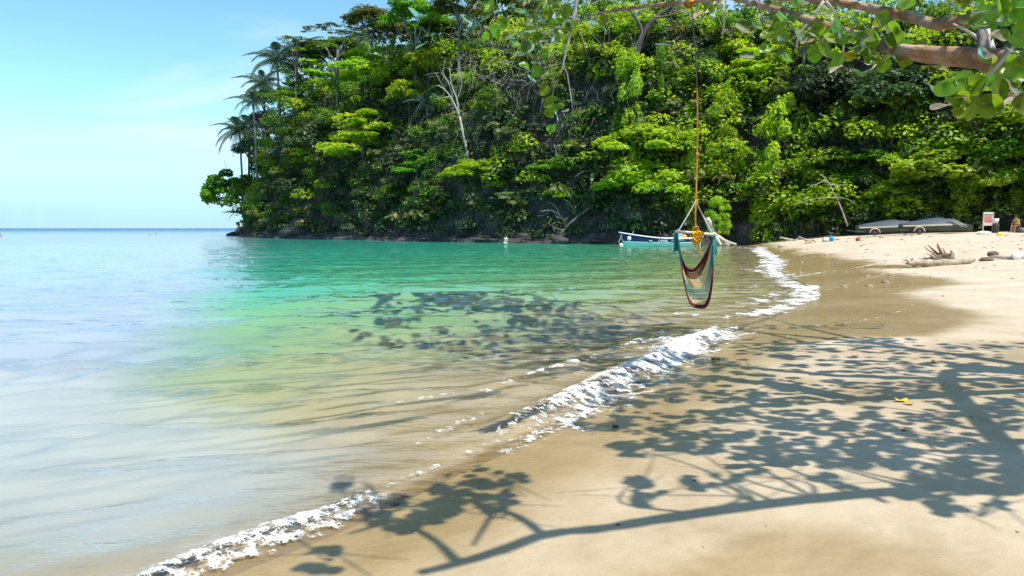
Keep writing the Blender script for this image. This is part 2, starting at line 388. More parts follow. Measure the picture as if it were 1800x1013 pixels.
M['grape'] = grape_material('sea_grape_leaf', (.10, .21, .02), (2.4, 2.2, .7))
M['grape_yellow'] = grape_material('sea_grape_leaf_yellow', (.34, .28, .02), (1.5, 1.3, .5))
M['grape_mass'] = grape_material('sea_grape_foliage', (.05, .11, .018), (2.0, 1.9, .9), False)
def bark_orange():
    k = NT('sea_grape_bark'); p = k.n('ShaderNodeBsdfPrincipled', Roughness=.75); f = k.noise(2.2, 6, .65); f2 = k.noise(9, 5, .6)
    c = k.ramp(f, [(.34, (.17, .07, .03)), (.47, (.30, .165, .085)), (.56, (.40, .31, .23)), (.70, (.20, .17, .14))])
    c = k.mix(1.0, c, k.ramp(f2, [(.3, (.55, .52, .5)), (.6, (1.05, 1.05, 1.05))]), 'MULTIPLY')
    k.l(c, p.inputs['Base Color']); f3 = k.noise(26, 6, .7); k.l(k.bump(f3, .012, 1.0, k.bump(f2, .03)), p.inputs['Normal']); return k.surf(p.outputs[0])
M['bark_orange'] = bark_orange()

# ------------------------------------------------------------------ the lie of the land
SHORE_PX = [(380, 1013), (520, 960), (650, 905), (760, 850), (870, 800), (990, 745), (1090, 690), (1190, 640), (1262, 604), (1300, 576), (1370, 556), (1443, 511), (1388, 488),
            (1366, 470), (1376, 452), (1334, 440), (1340, 433), (1300, 430)]
SHORE = [(-40., -40.), (-12., -9.), (-5.2, 0.2)] + [tuple(G(*p)[:2]) for p in SHORE_PX] + [(25., 84.), (27., 95.)]
SHORE = smooth_poly(SHORE, 2)
LAND = [tuple(p) for p in SHORE] + [(400., 95.), (400., -80.), (-40., -80.)]
HILL = np.array([(-77, 203), (-64, 177), (-51, 147), (-40, 134), (-29, 124), (-18, 112), (-8, 101), (0, 95), (7, 91), (13, 87), (19, 85), (24, 84), (30, 80), (36, 74), (43, 64), (50, 48), (58, 25), (66, 0),
                 (90, -30), (260, -30), (260, 330), (-10, 330), (-55, 265), (-82, 228)], float)
WET_PX = [(300, 1013), (380, 1013), (560, 1000), (760, 930), (900, 860), (1010, 800), (1100, 720), (1200, 660), (1330, 612), (1500, 596), (1640, 590), (1725, 572), (1760, 556), (1700, 538), (1620, 524),
          (1625, 512), (1690, 500), (1700, 489), (1620, 480), (1560, 474), (1620, 470), (1560, 460), (1480, 447), (1380, 434), (1300, 430), (1000, 500), (700, 700)]

def ground(x, y):
    d = polydist(x, y, SHORE); ins = inpoly(x, y, LAND); far = sstep(12, 55, y)
    L = 26 * (1 - far) + 8.5 * far
    zi = 1.75 * (1 - np.exp(-d / L)) + .035 * (fbm(x * .35, y * .35) - .5) * sstep(0.3, 4, d) + .06 * (fbm(x * .9, y * .9, 3) - .5) * sstep(4, 10, d) * far
    zo = -2.6 * (1 - np.exp(-d / 34)) - .01 * (fbm(x * .8, y * .8) - .5) * sstep(0, 3, d)
    return np.where(ins, zi, zo), np.where(ins, d, -d)
def g1(x, y): return float(ground(np.array([x]), np.array([y]))[0][0])
HX = [-82, -72, -64, -54, -44, -30, 0, 30, 60, 260]; HT = [1, 2.6, 12, 27, 33, 36, 36, 34, 28, 26]
def hillz(x, y):
    x = np.asarray(x, float); y = np.asarray(y, float)
    d = polydist(x, y, HILL, True); ins = inpoly(x, y, HILL); H = np.interp(x - .25 * (y - 120) * (y > 120) * 0, HX, HT)
    sea = 1 - sstep(20, 28, x)
    cliff = 2.6 * sstep(0.2, 1.6, d) * sea + .9 * (1 - sea)
    n = (fbm(x * .10, y * .10) - .5) * 10 * sstep(2, 10, d)
    z = cliff + (H - 3) * (1 - np.exp(-np.maximum(d - 1, 0) / (8.5 + 2 * (1 - sea)))) * sstep(0, 4, d) + n
    z = np.minimum(z, H + 4)
    return np.where(ins, z - .4, -6.0 - 0 * d)
def h1(x, y): return max(float(hillz(np.array([x]), np.array([y]))[0]), g1(x, y) if y < 90 else -9)
def gpt(px, py):                        # ground point seen at a pixel
    r = ray(px, py); t = np.concatenate([np.arange(2.5, 40, .05), np.arange(40, 140, .25)]); x = r[0] * t; y = r[1] * t; z = CAMZ + r[2] * t
    gz, _ = ground(x, y); i = int(np.argmax(z <= gz)); return np.array([x[i], y[i], gz[i]])

WETP = [tuple(gpt(px, py)[:2]) for px, py in WET_PX]
def axis(a, du, lo, hi, c, ext):
    u = np.arange(-math.asinh((c - lo) / a), math.asinh((hi - c) / a), du); v = c + a * np.sinh(u)
    pre = lo - np.array([2 ** k for k in range(ext, 0, -1)]) * 8.0; post = hi + np.array([2 ** k for k in range(1, ext + 1)]) * 8.0
    return np.concatenate([pre, v, post])
def grid(xs, ys):
    X, Y = np.meshgrid(xs, ys); nx, ny = len(xs), len(ys)
    idx = np.arange(nx * ny).reshape(ny, nx)
    F = np.stack([idx[:-1, :-1], idx[:-1, 1:], idx[1:, 1:], idx[1:, :-1]], -1).reshape(-1, 4)
    return X.ravel(), Y.ravel(), F
def compact(V, F, attrs):
    used = np.zeros(len(V), bool); used[F.ravel()] = True; mp_ = np.cumsum(used) - 1
    return V[used], mp_[F], {k: v[used] for k, v in attrs.items()}

# beach and sea bed
X, Y, F = grid(axis(6, .022, -70, 70, 1.5, 12), axis(6, .022, -30, 120, 6, 12))
Z, SD = ground(X, Y)
wd = polydist(X, Y, WETP, True); wi = inpoly(X, Y, WETP)
ws = np.where(wi, wd, -wd); scale = .10 + .035 * np.hypot(X, Y)
wet = sstep(-1, 1, (ws + scale * 1.6 * (fbm(X * .7, Y * .7) - .5)) / scale) * .98
damp = .62 * (1 - sstep(2.5, 9.5, SD + 2 * (fbm(X * .3, Y * .3) - .5))) * (1 - sstep(10, 16, Y))
patch = sstep(.5, .68, fbm(X * .55 + 3, Y * .8 + 8)) * .2 * (1 - sstep(9, 14, Y))
wet = np.where(SD < -.15, .5, wet); wet = np.maximum(np.maximum(wet, np.where(SD < -.15, .5, damp + patch * (damp > .2))), (.97 - .35 * sstep(.5, 1.6, SD + .5 * (fbm(X * .6, Y * .6) - .5))) * (SD < 1.6) * np.where(SD < -.15, .62, 1.0))
me = mesh('sand', np.stack([X, Y, Z], 1), F, M['sand'], True, None, {'wet': ('POINT', wet)})
tag(put('beach', me), kind='structure')

# hill under the jungle
X, Y, F = grid(np.arange(-96, 130, 1.6), np.arange(-30, 330, 1.8))
Z = hillz(X, Y); k = (Z[F].max(1) > -5.5)
V = np.stack([X, Y, Z], 1); V, F, _ = compact(V, F[k], {})
tag(put('hill', mesh('hill', V, F, M['soil'], True)), kind='structure')

# the sea
WAVE2 = smooth_poly([G(*p)[:2] for p in [(900, 752), (985, 715), (1050, 685), (1110, 655), (1180, 620), (1262, 586)]], 2)
WAVE1 = smooth_poly([G(*p)[:2] for p in [(250, 1040), (330, 1000), (430, 958), (520, 928), (600, 902), (650, 872)]], 2)
WAVE3 = smooth_poly([G(*p)[:2] for p in [(840, 700), (930, 668), (1010, 645), (1090, 618), (1180, 585)]], 2)
X, Y, F = grid(axis(5, .0125, -75, 45, 0, 12), axis(5, .0125, -12, 130, 5, 12))
gz, SD = ground(X, Y); depth = np.maximum(-gz, 0)
off = np.maximum(-SD, 0); r = np.hypot(X, Y)
att = sstep(0, 1.6, off) * (1 - sstep(60, 140, r))
wx = X + 1.3 * fbm(X * .25, Y * .25); wy = Y + 1.3 * fbm(X * .22 + 9, Y * .25)
def wv(deg, L, ph=0): return np.sin(2 * math.pi * (wx * math.cos(R(deg)) + wy * math.sin(R(deg))) / L + ph)
h = .015 * wv(98, 1.25) + .013 * wv(110, .85, 1) + .010 * wv(92, .58, 2) + .008 * wv(118, .42, 4)
h = h * (.35 + 1.3 * fbm(X * .3 + 5, Y * .45)) + .03 * wv(112, 4.6) * sstep(1, 5, off) + .010 * (fbm(X * 1.2, Y * 3.6, 3) - .5) * 2
h = h * (1 + 1.9 * (1 - sstep(9, 34, r)) * sstep(1.0, 3.5, off))
z = h * att
for wl, a, s_ in ((WAVE2, .11, .22), (WAVE1, .055, .14), (WAVE3, .07, .3)):
    dd = polydist(X, Y, wl); z = z + a * np.exp(-(dd / s_) ** 2) * (.6 + .8 * fbm(X * 1.5, Y * 1.5, 3))
z = z + np.where(SD > 0, .004, 0)
att_depth = depth + np.maximum(Y - 230, 0) / 90 + np.maximum(-X - 260, 0) / 120
keep = (gz[F].min(1) < .12)
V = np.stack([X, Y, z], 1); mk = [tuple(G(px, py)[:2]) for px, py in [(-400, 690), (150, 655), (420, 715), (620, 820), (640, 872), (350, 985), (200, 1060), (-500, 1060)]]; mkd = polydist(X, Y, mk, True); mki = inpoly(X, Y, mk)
sheen_mask = sstep(0, 1, (-(X + .2 + .31 * Y) + .10 * Y * (fbm(X * .12, Y * .35) - .5)) / (2.2 + .07 * Y)) * sstep(1.0, 6, off) * (1 - sstep(170, 330, Y))  # area whose water colour carries the painted sky reflection
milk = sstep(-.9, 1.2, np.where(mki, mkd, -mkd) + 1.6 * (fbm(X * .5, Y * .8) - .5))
V, F, at = compact(V, F[keep], {'d': att_depth, 'm': milk, 'w': sheen_mask, 'o': sstep(190, 330, Y)})
tag(put('sea', mesh('sea', V, F, M['water'], True, None, {'depth': ('POINT', at['d']), 'milk': ('POINT', at['m']), 'sky_sheen': ('POINT', at['w']), 'open': ('POINT', at['o'])})), kind='structure')

# foam: lumpy broken lace along the wave lines
def foam(line, width, step, thr, hgt, seed, zbase=None, name='sea_foam', fade=.25, asym=0.0):
    line = np.asarray(line, float); seg = np.linalg.norm(np.diff(line, axis=0), axis=1); cum = np.concatenate([[0], np.cumsum(seg)])
    nu = max(4, int(cum[-1] / step)); u = np.linspace(0, cum[-1], nu)
    cx = np.interp(u, cum, line[:, 0]); cy = np.interp(u, cum, line[:, 1]); tx = np.gradient(cx); ty = np.gradient(cy); tl = np.hypot(tx, ty); nx_, ny_ = ty / tl, -tx / tl
    wloc = width * (.55 + .9 * fbm(u * .8 + seed, u * 0 + seed, 3)); nv = max(5, int(width * 1.5 / step)); v = np.linspace(-1, 1, nv)
    U, Vv = np.meshgrid(np.arange(nu), v, indexing='ij')
    X = cx[U] + nx_[U] * (Vv + asym) * wloc[U] / 1.0 + step * .6 * (RNG.random(U.shape) - .5); Y = cy[U] + ny_[U] * (Vv + asym) * wloc[U] + step * .6 * (RNG.random(U.shape) - .5)
    n = (fbm(X / width * 1.3 + seed * 3, Y / width * 1.3, 4) - .5) * 1.7 + (fbm(X / (step * 6), Y / (step * 6), 2) - .5) * 1.7 + (vnoise(X / (step * 1.7), Y / (step * 1.7)) - .5) * .8
    endf = np.minimum(sstep(0, fade, U / nu), 1 - sstep(1 - fade, 1, U / nu))
    m = n + .50 * (1 - 1.75 * np.abs(Vv) ** 1.2) - .6 * (1 - endf) - (thr - .5) * 5.0
    thr = 0.0
    gz, _ = ground(X, Y); base = np.maximum(gz, 0) if zbase is None else np.maximum(gz, zbase)
    for wl, a, s_ in ((WAVE2, .11, .22), (WAVE1, .055, .14), (WAVE3, .07, .3)):
        dd = polydist(X, Y, wl); base = base + a * np.exp(-(dd / s_) ** 2) * (.6 + .8 * fbm(X * 1.5, Y * 1.5, 3)) * (gz < .03)
    Z = base + .012 + hgt * .5 * np.clip(m * 1.1 + .1, 0, 1) * (.1 + 1.3 * vnoise(X / (step * 1.8), Y / (step * 1.8)))
    idx = np.arange(nu * nv).reshape(nu, nv); F = np.stack([idx[:-1, :-1], idx[:-1, 1:], idx[1:, 1:], idx[1:, :-1]], -1).reshape(-1, 4)
    k = m.ravel()[F].max(1) > -.45
    if k.sum() < 3: return
    V = np.stack([X.ravel(), Y.ravel(), Z.ravel()], 1); V, F, at_ = compact(V, F[k], {'m': m.ravel()})
    return V, F, at_['m'], np.full(len(V), .36 / step)
def foam_obj(label, specs):
    Vs, Fs, Ms, Cs, n = [], [], [], [], 0
    for s in specs:
        q = foam(*s[0], **s[1])
        if q is None: continue
        Vs.append(q[0]); Fs.append(q[1] + n); Ms.append(q[2]); Cs.append(q[3]); n += len(q[0])
    tag(put('sea_foam', mesh('sea_foam', np.concatenate(Vs), np.concatenate(Fs), M['foam'], True, None, {'m': ('POINT', np.concatenate(Ms)), 'cell': ('POINT', np.concatenate(Cs))})), label, 'foam', kind='stuff')
def gl(pts, z=0.0): return smooth_poly([G(px, py, z)[:2] for px, py in pts], 2)
foam_obj('white foam of the small wave at the bottom edge of the beach', [
    ((WAVE1, .135, .008, .49, .025, 1), {}), ((WAVE1 + np.array([.16, -.03]), .12, .011, .56, .02, 5), {})])
foam_obj('white foam and glint flecks of the wave breaking beside the tree shadow', [
    ((WAVE2, .29, .013, .49, .035, 2), {}), ((WAVE2 + np.array([.30, -.12]), .42, .016, .52, .03, 3), {}), ((gl([(1130, 640), (1200, 612), (1290, 575)]), .5, .022, .50, .05, 12), {}),
    ((WAVE3, .16, .02, .58, .03, 9), {}), ((gl([(880, 800), (980, 750), (1090, 705)]), .16, .014, .54, .01, 6), {}), ((gl([(640, 880), (720, 840), (820, 800), (930, 745), (985, 722)]), .10, .010, .66, .012, 31), {'fade': .1}), ((gl([(700, 800), (800, 745), (900, 705)]), .12, .013, .62, .01, 33), {}), ((gl([(600, 720), (720, 705), (830, 690)]), .10, .015, .66, .01, 35), {})])  # sparse strand shoreward of the wave stands in for glints on clear wash
foam_obj('white swash foam curling over the wet sand behind the hammock', [
    ((gl([(1180, 556), (1290, 560), (1370, 552), (1436, 513), (1400, 496)]), .55, .035, .50, .05, 4), {'asym': -.25}),
    ((gl([(1436, 513), (1395, 498), (1375, 485), (1362, 470), (1370, 455), (1335, 441), (1345, 434)]), .75, .06, .48, .05, 7), {'asym': -.3}),
    ((gl([(1290, 545), (1340, 528), (1400, 505)]), .5, .04, .58, .03, 11), {}), ((gl([(1230, 520), (1300, 508), (1370, 500)]), .5, .045, .60, .03, 13), {}),
    ((gl([(1300, 470), (1345, 480), (1385, 488)]), .6, .07, .56, .03, 15), {}), ((gl([(1280, 436), (1330, 437)]), .8, .1, .5, .05, 19), {})])
foam_obj('thin bubbly foam lines left drying on the wet sand', [
    ((gl([(1290, 578), (1380, 568), (1470, 570), (1540, 562), (1590, 549), (1608, 540)], .12), .05, .014, .60, .006, 21), {'fade': .05}),
    ((gl([(1385, 483), (1450, 479), (1520, 476), (1560, 470)], .12), .10, .03, .50, .008, 23), {'fade': .05}),
    ((gl([(1400, 457), (1450, 456), (1490, 455)], .1), .08, .04, .56, .008, 25), {'fade': .05}), ((gl([(1480, 500), (1530, 494), (1560, 487)], .1), .06, .03, .62, .006, 27), {'fade': .05})])

# ------------------------------------------------------------------ foliage generators
def unit(v): return v / (np.linalg.norm(v, axis=-1, keepdims=True) + 1e-9)
def leafcards(C, N, size, rng, aspect=.55, fold=.12):
    n = len(C); a = unit(rng.normal(size=(n, 3))); N = unit(N); u = unit(np.cross(N, a)); v = np.cross(N, u)
    s = (size * (.65 + .7 * rng.random(n)))[:, None] * .5
    U = u * s; W = v * s * aspect; D = N * s * fold * 2
    V = np.stack([C - U, C + W - D * .3, C + U - D, C - W - D * .3], 1).reshape(-1, 3)
    b = (np.arange(n) * 4)[:, None]; F = np.concatenate([b + [0, 1, 2], b + [0, 2, 3]], 1).reshape(-1, 3)
    return V, F
def blobleaves(blobs, rng, size, updir=.5, jit=.7, upper=-.25, aspect=.55, huecl=.55):
    C, N, Q = [], [], []
    for (c, r, n) in blobs:
        d = unit(rng.normal(size=(int(n * 1.6), 3))); d = d[d[:, 2] > upper + .35 * rng.random(len(d)) - .2][:n]
        rr = (.62 + .42 * rng.random(len(d)))[:, None]
        C.append(np.asarray(c) + d * np.asarray(r) * rr); N.append(d * .6 + np.array([0, 0, updir]) + rng.normal(size=d.shape) * jit * .5)
        Q.append(np.clip(rng.random() * huecl + rng.random(len(d)) * (1 - huecl) + .08 * rng.normal(size=len(d)), 0, 1))
    C = np.concatenate(C); N = np.concatenate(N); Q = np.concatenate(Q)
    V, F = leafcards(C, N, np.full(len(C), size), rng, aspect); return V, F, np.repeat(Q, 2)
def crown_mesh(name, kind, seed, mat):
    rng = np.random.default_rng(seed); B = []
    if kind == 'round':
        for i in range(26):
            d = unit(rng.normal(size=3)); d[2] = abs(d[2]) * 1.2 - .42
            B.append((d * np.array([.72, .72, .62]) * (.75 + .35 * rng.random()), np.array([.30, .30, .22]) * (.7 + .6 * rng.random()), 150))
        V, F, Q = blobleaves(B, rng, .115, .55, .7)
    elif kind == 'tier':
        for i in range(32):
            a = rng.random() * 6.28; lev = rng.integers(0, 5) / 4.0; rad = (1 - .55 * lev) * math.sqrt(rng.random()) * .85
            B.append(((math.cos(a) * rad, math.sin(a) * rad, -.45 + lev * 1.0 + .08 * rng.normal()), np.array([.27, .27, .11]) * (.7 + .6 * rng.random()), 130))
        V, F, Q = blobleaves(B, rng, .095, .9, .8, -.45)
    elif kind == 'drape':                # vine curtain hanging from a pointed head, unit half width, height -1.6..1
        for i in range(46):
            t = rng.random() ** .8; zz = 1.0 - 2.5 * t; wdt = np.interp(t, [0, .12, .35, 1], [.15, .5, .8, .75]); a = rng.random() * 6.28; q = .55 + .45 * rng.random()
            B.append(((math.cos(a) * wdt * q, math.sin(a) * wdt * .6 * q, zz), np.array([.24, .22, .26]) * (.7 + .6 * rng.random()), 110))
        V, F, Q = blobleaves(B, rng, .095, .25, .7, -.6)
    elif kind == 'mound':                # vine-smothered mound, wide and lumpy
        for i in range(34):
            a = rng.random() * 6.28; rad = math.sqrt(rng.random()); z0 = .75 * (1 - rad ** 2) - .25 * rng.random()
            B.append(((math.cos(a) * rad, math.sin(a) * rad * .8, z0), np.array([.26, .24, .20]) * (.7 + .7 * rng.random()), 125))
        V, F, Q = blobleaves(B, rng, .10, .45, .7, -.3)
    elif kind == 'loose':
        for i in range(34):
            d = unit(rng.normal(size=3)); d[2] = abs(d[2]) * .8 - .25; q = (.4 + .6 * rng.random())
            B.append((d * np.array([.9, .9, .6]) * q, np.array([.17, .17, .09]) * (.6 + .8 * rng.random()), 60))
        V, F, Q = blobleaves(B, rng, .085, .6, .9, -.6)
    elif kind == 'umbrella':             # flat feathery spreading crown
        for i in range(44):
            a = rng.random() * 6.28; rad = math.sqrt(rng.random())
            B.append(((math.cos(a) * rad, math.sin(a) * rad, .25 * (1 - rad ** 2) + .05 * rng.normal()), np.array([.16, .16, .05]) * (.6 + .8 * rng.random()), 65))
        V, F, Q = blobleaves(B, rng, .075, .8, .8, -.6)
    elif kind == 'big':                  # large visible leaves
        for i in range(26):
            d = unit(rng.normal(size=3)); d[2] = abs(d[2]) * 1.3 - .5
            B.append((d * np.array([.75, .75, .75]) * (.6 + .5 * rng.random()), np.array([.26, .26, .2]) * (.7 + .6 * rng.random()), 190))
        V, F, Q = blobleaves(B, rng, .115, .7, .8, -.5, .7)
    return mesh(name, V, F, mat, False, None, {'rnd': ('FACE', Q)})
PROTO = {}
def proto(kind, matname, var=0):
    key = (kind, matname, var)
    if key not in PROTO: PROTO[key] = crown_mesh(kind + '_crown', kind, 11 + 31 * var + len(kind) * 7, M[matname])
    return PROTO[key]
def limbs_mesh(name, seed, mat, spread=.55, n=5, r0=.05):     # unit-height trunk with limbs reaching into a unit crown
    rng = np.random.default_rng(seed); mb = MB()
    bend = rng.normal(size=2) * .06
    z = np.linspace(-.1, .8, 7); path = np.stack([bend[0] * np.sin(z * 3), bend[1] * np.sin(z * 2.3), z], 1)
    mb.add(*tube(path, np.linspace(r0, r0 * .55, 7), 7))
    for i in range(n):
        a = i * 6.28 / n + rng.random(); z0 = .45 + .3 * rng.random(); p0 = np.array([np.interp(z0, z, path[:, 0]), np.interp(z0, z, path[:, 1]), z0]); L = spread * (.6 + .5 * rng.random())
        pts = [p0 + np.array([math.cos(a) * L * t, math.sin(a) * L * t, (.12 + .25 * rng.random()) * t ** .7]) + rng.normal(size=3) * .02 * t for t in (0, .35, .7, 1)]
        mb.add(*tube(pts, np.linspace(r0 * .45, r0 * .12, 4), 5))
    return mb.build(name, mat)
TRUNKS = {(m, v): limbs_mesh('tree_trunk', 40 + v, M[m]) for m in ('bark_grey', 'bark_pale', 'bark_dark') for v in (0, 1)}

def slope_at(px, py, off, dmin=30, dmax=260):
    r = ray(px, py); t = np.arange(dmin, dmax, .5); x = r[0] * t; y = r[1] * t; z = CAMZ + r[2] * t
    hz = hillz(x, y); hz[~inpoly(x, y, HILL)] = -50; i = np.argmax(z <= hz + off)
    if not (z[i] <= hz[i] + off): i = int(np.argmin(np.where(hz > -49, z - hz, 1e9)))
    return np.array([x[i], y[i], z[i]]), hz[i]
def lean_tree(px, py, rw, rh, kind, mat, label, d, bpx, bpy, var=0):
    c = P(px, py, d); b = P(bpx, bpy, d); root = thing('jungle_tree', label, 'tree', b); m = d / FPX; q = c - b; rg = np.random.default_rng(var + 5); mb = MB()
    mb.add(*tube(catmull([(0, 0, -.5), q * np.array([.25, .3, .45]), q * np.array([.65, .6, .8]), q], 5), np.linspace(.38, .16, 16), 7))
    for i in range(9):
        s_ = q * rg.uniform(.35, .8); e = q + rg.normal(size=3) * np.array([rw, rw * .6, rh]) * m * .6; mb.add(*tube(catmull([s_, (s_ + e) / 2 + rg.normal(size=3) * .4, e], 4), np.linspace(.13, .04, 9), 5))
    put('trunk', mb.build('trunk', M['bark_dark']), root); put('crown', proto(kind, mat, var), root, tuple(q), (0, 0, 1.0 + var), (rw * m, rw * m, rh * m))
def tree(px, py, rw, rh, kind, mat, label, off=3.4, name='jungle_tree', cat='tree', trunk='bark_grey', var=0, d=None, group=None, thick=1.0, tscale=None):
    if d is None: c, gz_ = slope_at(px, py, off)
    else: c = P(px, py, d); gz_ = h1(c[0], c[1])
    m = c[1] / FPX; sx = rw * m; sz = rh * m
    gz_ = max(gz_, 0.0)
    root = thing(name, label, cat, (c[0], c[1], gz_), random.random() * 6.28, group)
    H = max(c[2] - gz_, .5)
    if trunk:
        ts = max(sx * 1.0, .6)
        put('trunk', TRUNKS[(trunk, var % 2)], root, (0, 0, -.3), (0, 0, random.random() * 6), (ts * thick, ts * thick, (H + sz * .45 + .3)))
    put('crown' if cat == 'tree' else 'foliage', proto(kind, mat, var), root, (0, 0, H), (0, 0, random.random() * 6.28), (sx, sx, sz))
    return root

# ------------------------------------------------------------------ jungle mass between the trees one can tell apart
rng = np.random.default_rng(5)
def filler(name, label, n, offr, rr, leaves, size, mat, cond, upd=.45, seed=3):
    rg = np.random.default_rng(seed); x = rg.uniform(-80, 62, n * 30); y = rg.uniform(15, 215, n * 30)
    d = polydist(x, y, HILL, True); ok = inpoly(x, y, HILL) & (x > -61.5) & cond(x, y, d, rg) & (np.abs(x / np.maximum(y, 1)) < .86)
    x, y, d = x[ok], y[ok], d[ok]; e = .6
    gx = (hillz(x + e, y) - hillz(x - e, y)) / (2 * e); gy = (hillz(x, y + e) - hillz(x, y - e)) / (2 * e); gx = np.clip(gx, -5, 5); gy = np.clip(gy, -5, 5); ar = np.sqrt(1 + gx ** 2 + gy ** 2)
    ok = rg.random(len(x)) < np.minimum(ar, 5) / 5
    x, y, d, gx, gy, ar = x[ok][:n], y[ok][:n], d[ok][:n], gx[ok][:n], gy[ok][:n], ar[ok][:n]
    hz = hillz(x, y); B = []
    for i in range(len(x)):
        q = rr[0] + (rr[1] - rr[0]) * rg.random()
        o = offr[0] + (offr[1] - offr[0]) * rg.random() ** 1.5; B.append(((x[i] - gx[i] / ar[i] * o * .8, y[i] - gy[i] / ar[i] * o * .8, hz[i] + o * (.35 + .65 / ar[i])), np.array([q, q, q * .62]), int(leaves * (q / rr[1]) ** 1.3)))
    V, F, Q = blobleaves(B, rg, size, upd, .8, -.4)
    tag(put(name, mesh(name, V, F, M[mat], False, None, {'rnd': ('FACE', Q)})), label, 'undergrowth', kind='stuff')
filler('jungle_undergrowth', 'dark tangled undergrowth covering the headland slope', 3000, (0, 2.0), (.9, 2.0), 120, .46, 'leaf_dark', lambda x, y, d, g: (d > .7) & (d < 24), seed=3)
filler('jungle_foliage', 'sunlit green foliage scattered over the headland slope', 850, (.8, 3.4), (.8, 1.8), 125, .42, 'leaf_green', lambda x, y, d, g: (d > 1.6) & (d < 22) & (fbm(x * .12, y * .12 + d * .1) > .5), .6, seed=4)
filler('bright_foliage', 'yellow green sunlit leaf clumps scattered over the headland slope', 950, (1.0, 4.4), (.9, 2.5), 190, .50, 'leaf_bright', lambda x, y, d, g: (d > 2) & (d < 22) & (fbm(x * .1 + 7, y * .1 + d * .12) > .55 - .13 * sstep(6, 14, x) * (1 - sstep(55, 62, x)) - .05 * sstep(22, 30, x)), .95, seed=9)
filler('jungle_canopy', 'mixed green treetops along the ridge of the headland', 300, (2, 7), (1.4, 2.8), 190, .55, 'leaf_green', lambda x, y, d, g: (d > 16) & (d < 36) & (x > -50), .5, seed=6)
filler('ridge_canopy', 'dense treetops packed along the seaward shoulder of the headland', 420, (1.5, 9), (1.2, 2.5), 170, .5, 'leaf_green', lambda x, y, d, g: (d > 6) & (d < 34) & (x < -16) & (x > -62), .5, seed=16)
filler('pale_foliage', 'pale grey green shrub leaves along the foot of the slope', 260, (.4, 3.0), (.6, 1.3), 90, .32, 'leaf_pale', lambda x, y, d, g: (d > .5) & (d < 7) & (x > -54), .5, seed=8)
filler('large_leaves', 'big pale and mid green jungle leaves scattered over the slope', 420, (.8, 3.6), (.8, 1.5), 34, .95, 'leaf_olive', lambda x, y, d, g: (d > 1) & (d < 20), .4, seed=12)

# trees that can be told apart ------------------------------------------------
T = tree
lean_tree(396, 336, 48, 52, 'big', 'leaf_green', 'dense large leafed tree leaning out over the sea at the tip of the headland', 176, 462, 398, 1)
lean_tree(444, 332, 42, 42, 'round', 'leaf_green', 'light green rounded tree beside the rocky tip of the headland', 171, 470, 392, 0)
lean_tree(438, 372, 42, 18, 'loose', 'leaf_teal', 'low twiggy tree hanging over the flat rock where the person stands', 173, 474, 392, 2)
T(440, 262, 34, 30, 'round', 'leaf_teal', 'blue green tree between the trunks of the two tall palms', var=1)
T(468, 172, 34, 26, 'round', 'leaf_green', 'green tree under the shorter ridge palms at the seaward edge')
T(600, 88, 60, 34, 'round', 'leaf_green', 'full green tree below the thin feathery umbrella tree')
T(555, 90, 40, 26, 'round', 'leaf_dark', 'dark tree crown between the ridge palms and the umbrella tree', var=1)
T(690, 55, 56, 34, 'round', 'leaf_olive', 'olive tree filling the skyline beside the yellowish flowering tree', off=7)
T(770, 55, 56, 36, 'round', 'leaf_green', 'dense green tree on the skyline before the grey twig thicket', var=1)
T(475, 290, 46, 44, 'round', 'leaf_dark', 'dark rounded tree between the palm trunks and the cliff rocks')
T(505, 265, 40, 34, 'round', 'leaf_teal', 'grey green tree in the shade behind the two tall palms', var=1)
T(520, 330, 44, 40, 'mound', 'leaf_dark', 'dark creeper covered hump above the big grey boulder', name='bush', cat='bush', trunk=None)
T(600, 320, 50, 40, 'loose', 'leaf_dark', 'dark thin bush under the broad layered tree', name='bush', cat='bush', trunk=None)
T(465, 215, 36, 36, 'round', 'leaf_teal', 'blue green tree right behind the pair of tall palms', off=5.0)
T(500, 235, 42, 30, 'loose', 'leaf_olive', 'olive tree with drooping yellowed leaves behind the palms', off=2.8)
T(545, 118, 62, 34, 'tier', 'leaf_bright', 'tiered bright green tree below the ridge palms', off=4.4)
T(520, 165, 55, 30, 'tier', 'leaf_green', 'darker tiered tree below the ridge palms on the seaward edge', off=3.3, var=1)
T(640, 122, 66, 42, 'tier', 'leaf_bright', 'wide flat tiered tree with yellow green top high on the slope', off=6.8, var=1)
T(645, 235, 88, 58, 'tier', 'leaf_bright', 'broad layered tree with lit shelves of leaves in mid slope', off=6.8)
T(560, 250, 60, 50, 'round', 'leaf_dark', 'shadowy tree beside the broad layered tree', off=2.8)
T(590, 55, 58, 18, 'umbrella', 'leaf_olive', 'thin feathery umbrella tree standing against the sky', d=137, trunk='bark_grey')
T(520, 72, 30, 16, 'umbrella', 'leaf_olive', 'small feathery tree beside the highest palm', d=148, var=1)
T(650, 35, 52, 32, 'round', 'leaf_olive', 'yellowish flowering tree on the skyline of the ridge', d=132, trunk='bark_grey', var=1)
T(725, 25, 62, 40, 'round', 'leaf_green', 'tall green tree at the top of the skyline slope', d=122)
T(810, 5, 60, 50, 'round', 'leaf_olive', 'tall olive crowned tree over the grey twig thicket', d=115, var=1)
T(690, 92, 48, 36, 'loose', 'leaf_green', 'thin tree with forked pale limbs below the skyline', off=6.6, trunk='bark_grey')
T(748, 118, 50, 40, 'round', 'leaf_bright', 'bright yellow green round tree above the bare pale trunk', off=7.3)
T(718, 165, 42, 34, 'round', 'leaf_bright', 'small bright tree under the bright round tree', off=6.8, var=1)
T(735, 285, 46, 32, 'tier', 'leaf_green', 'small layered tree standing by the foot of the bare pale trunk', off=2.8)
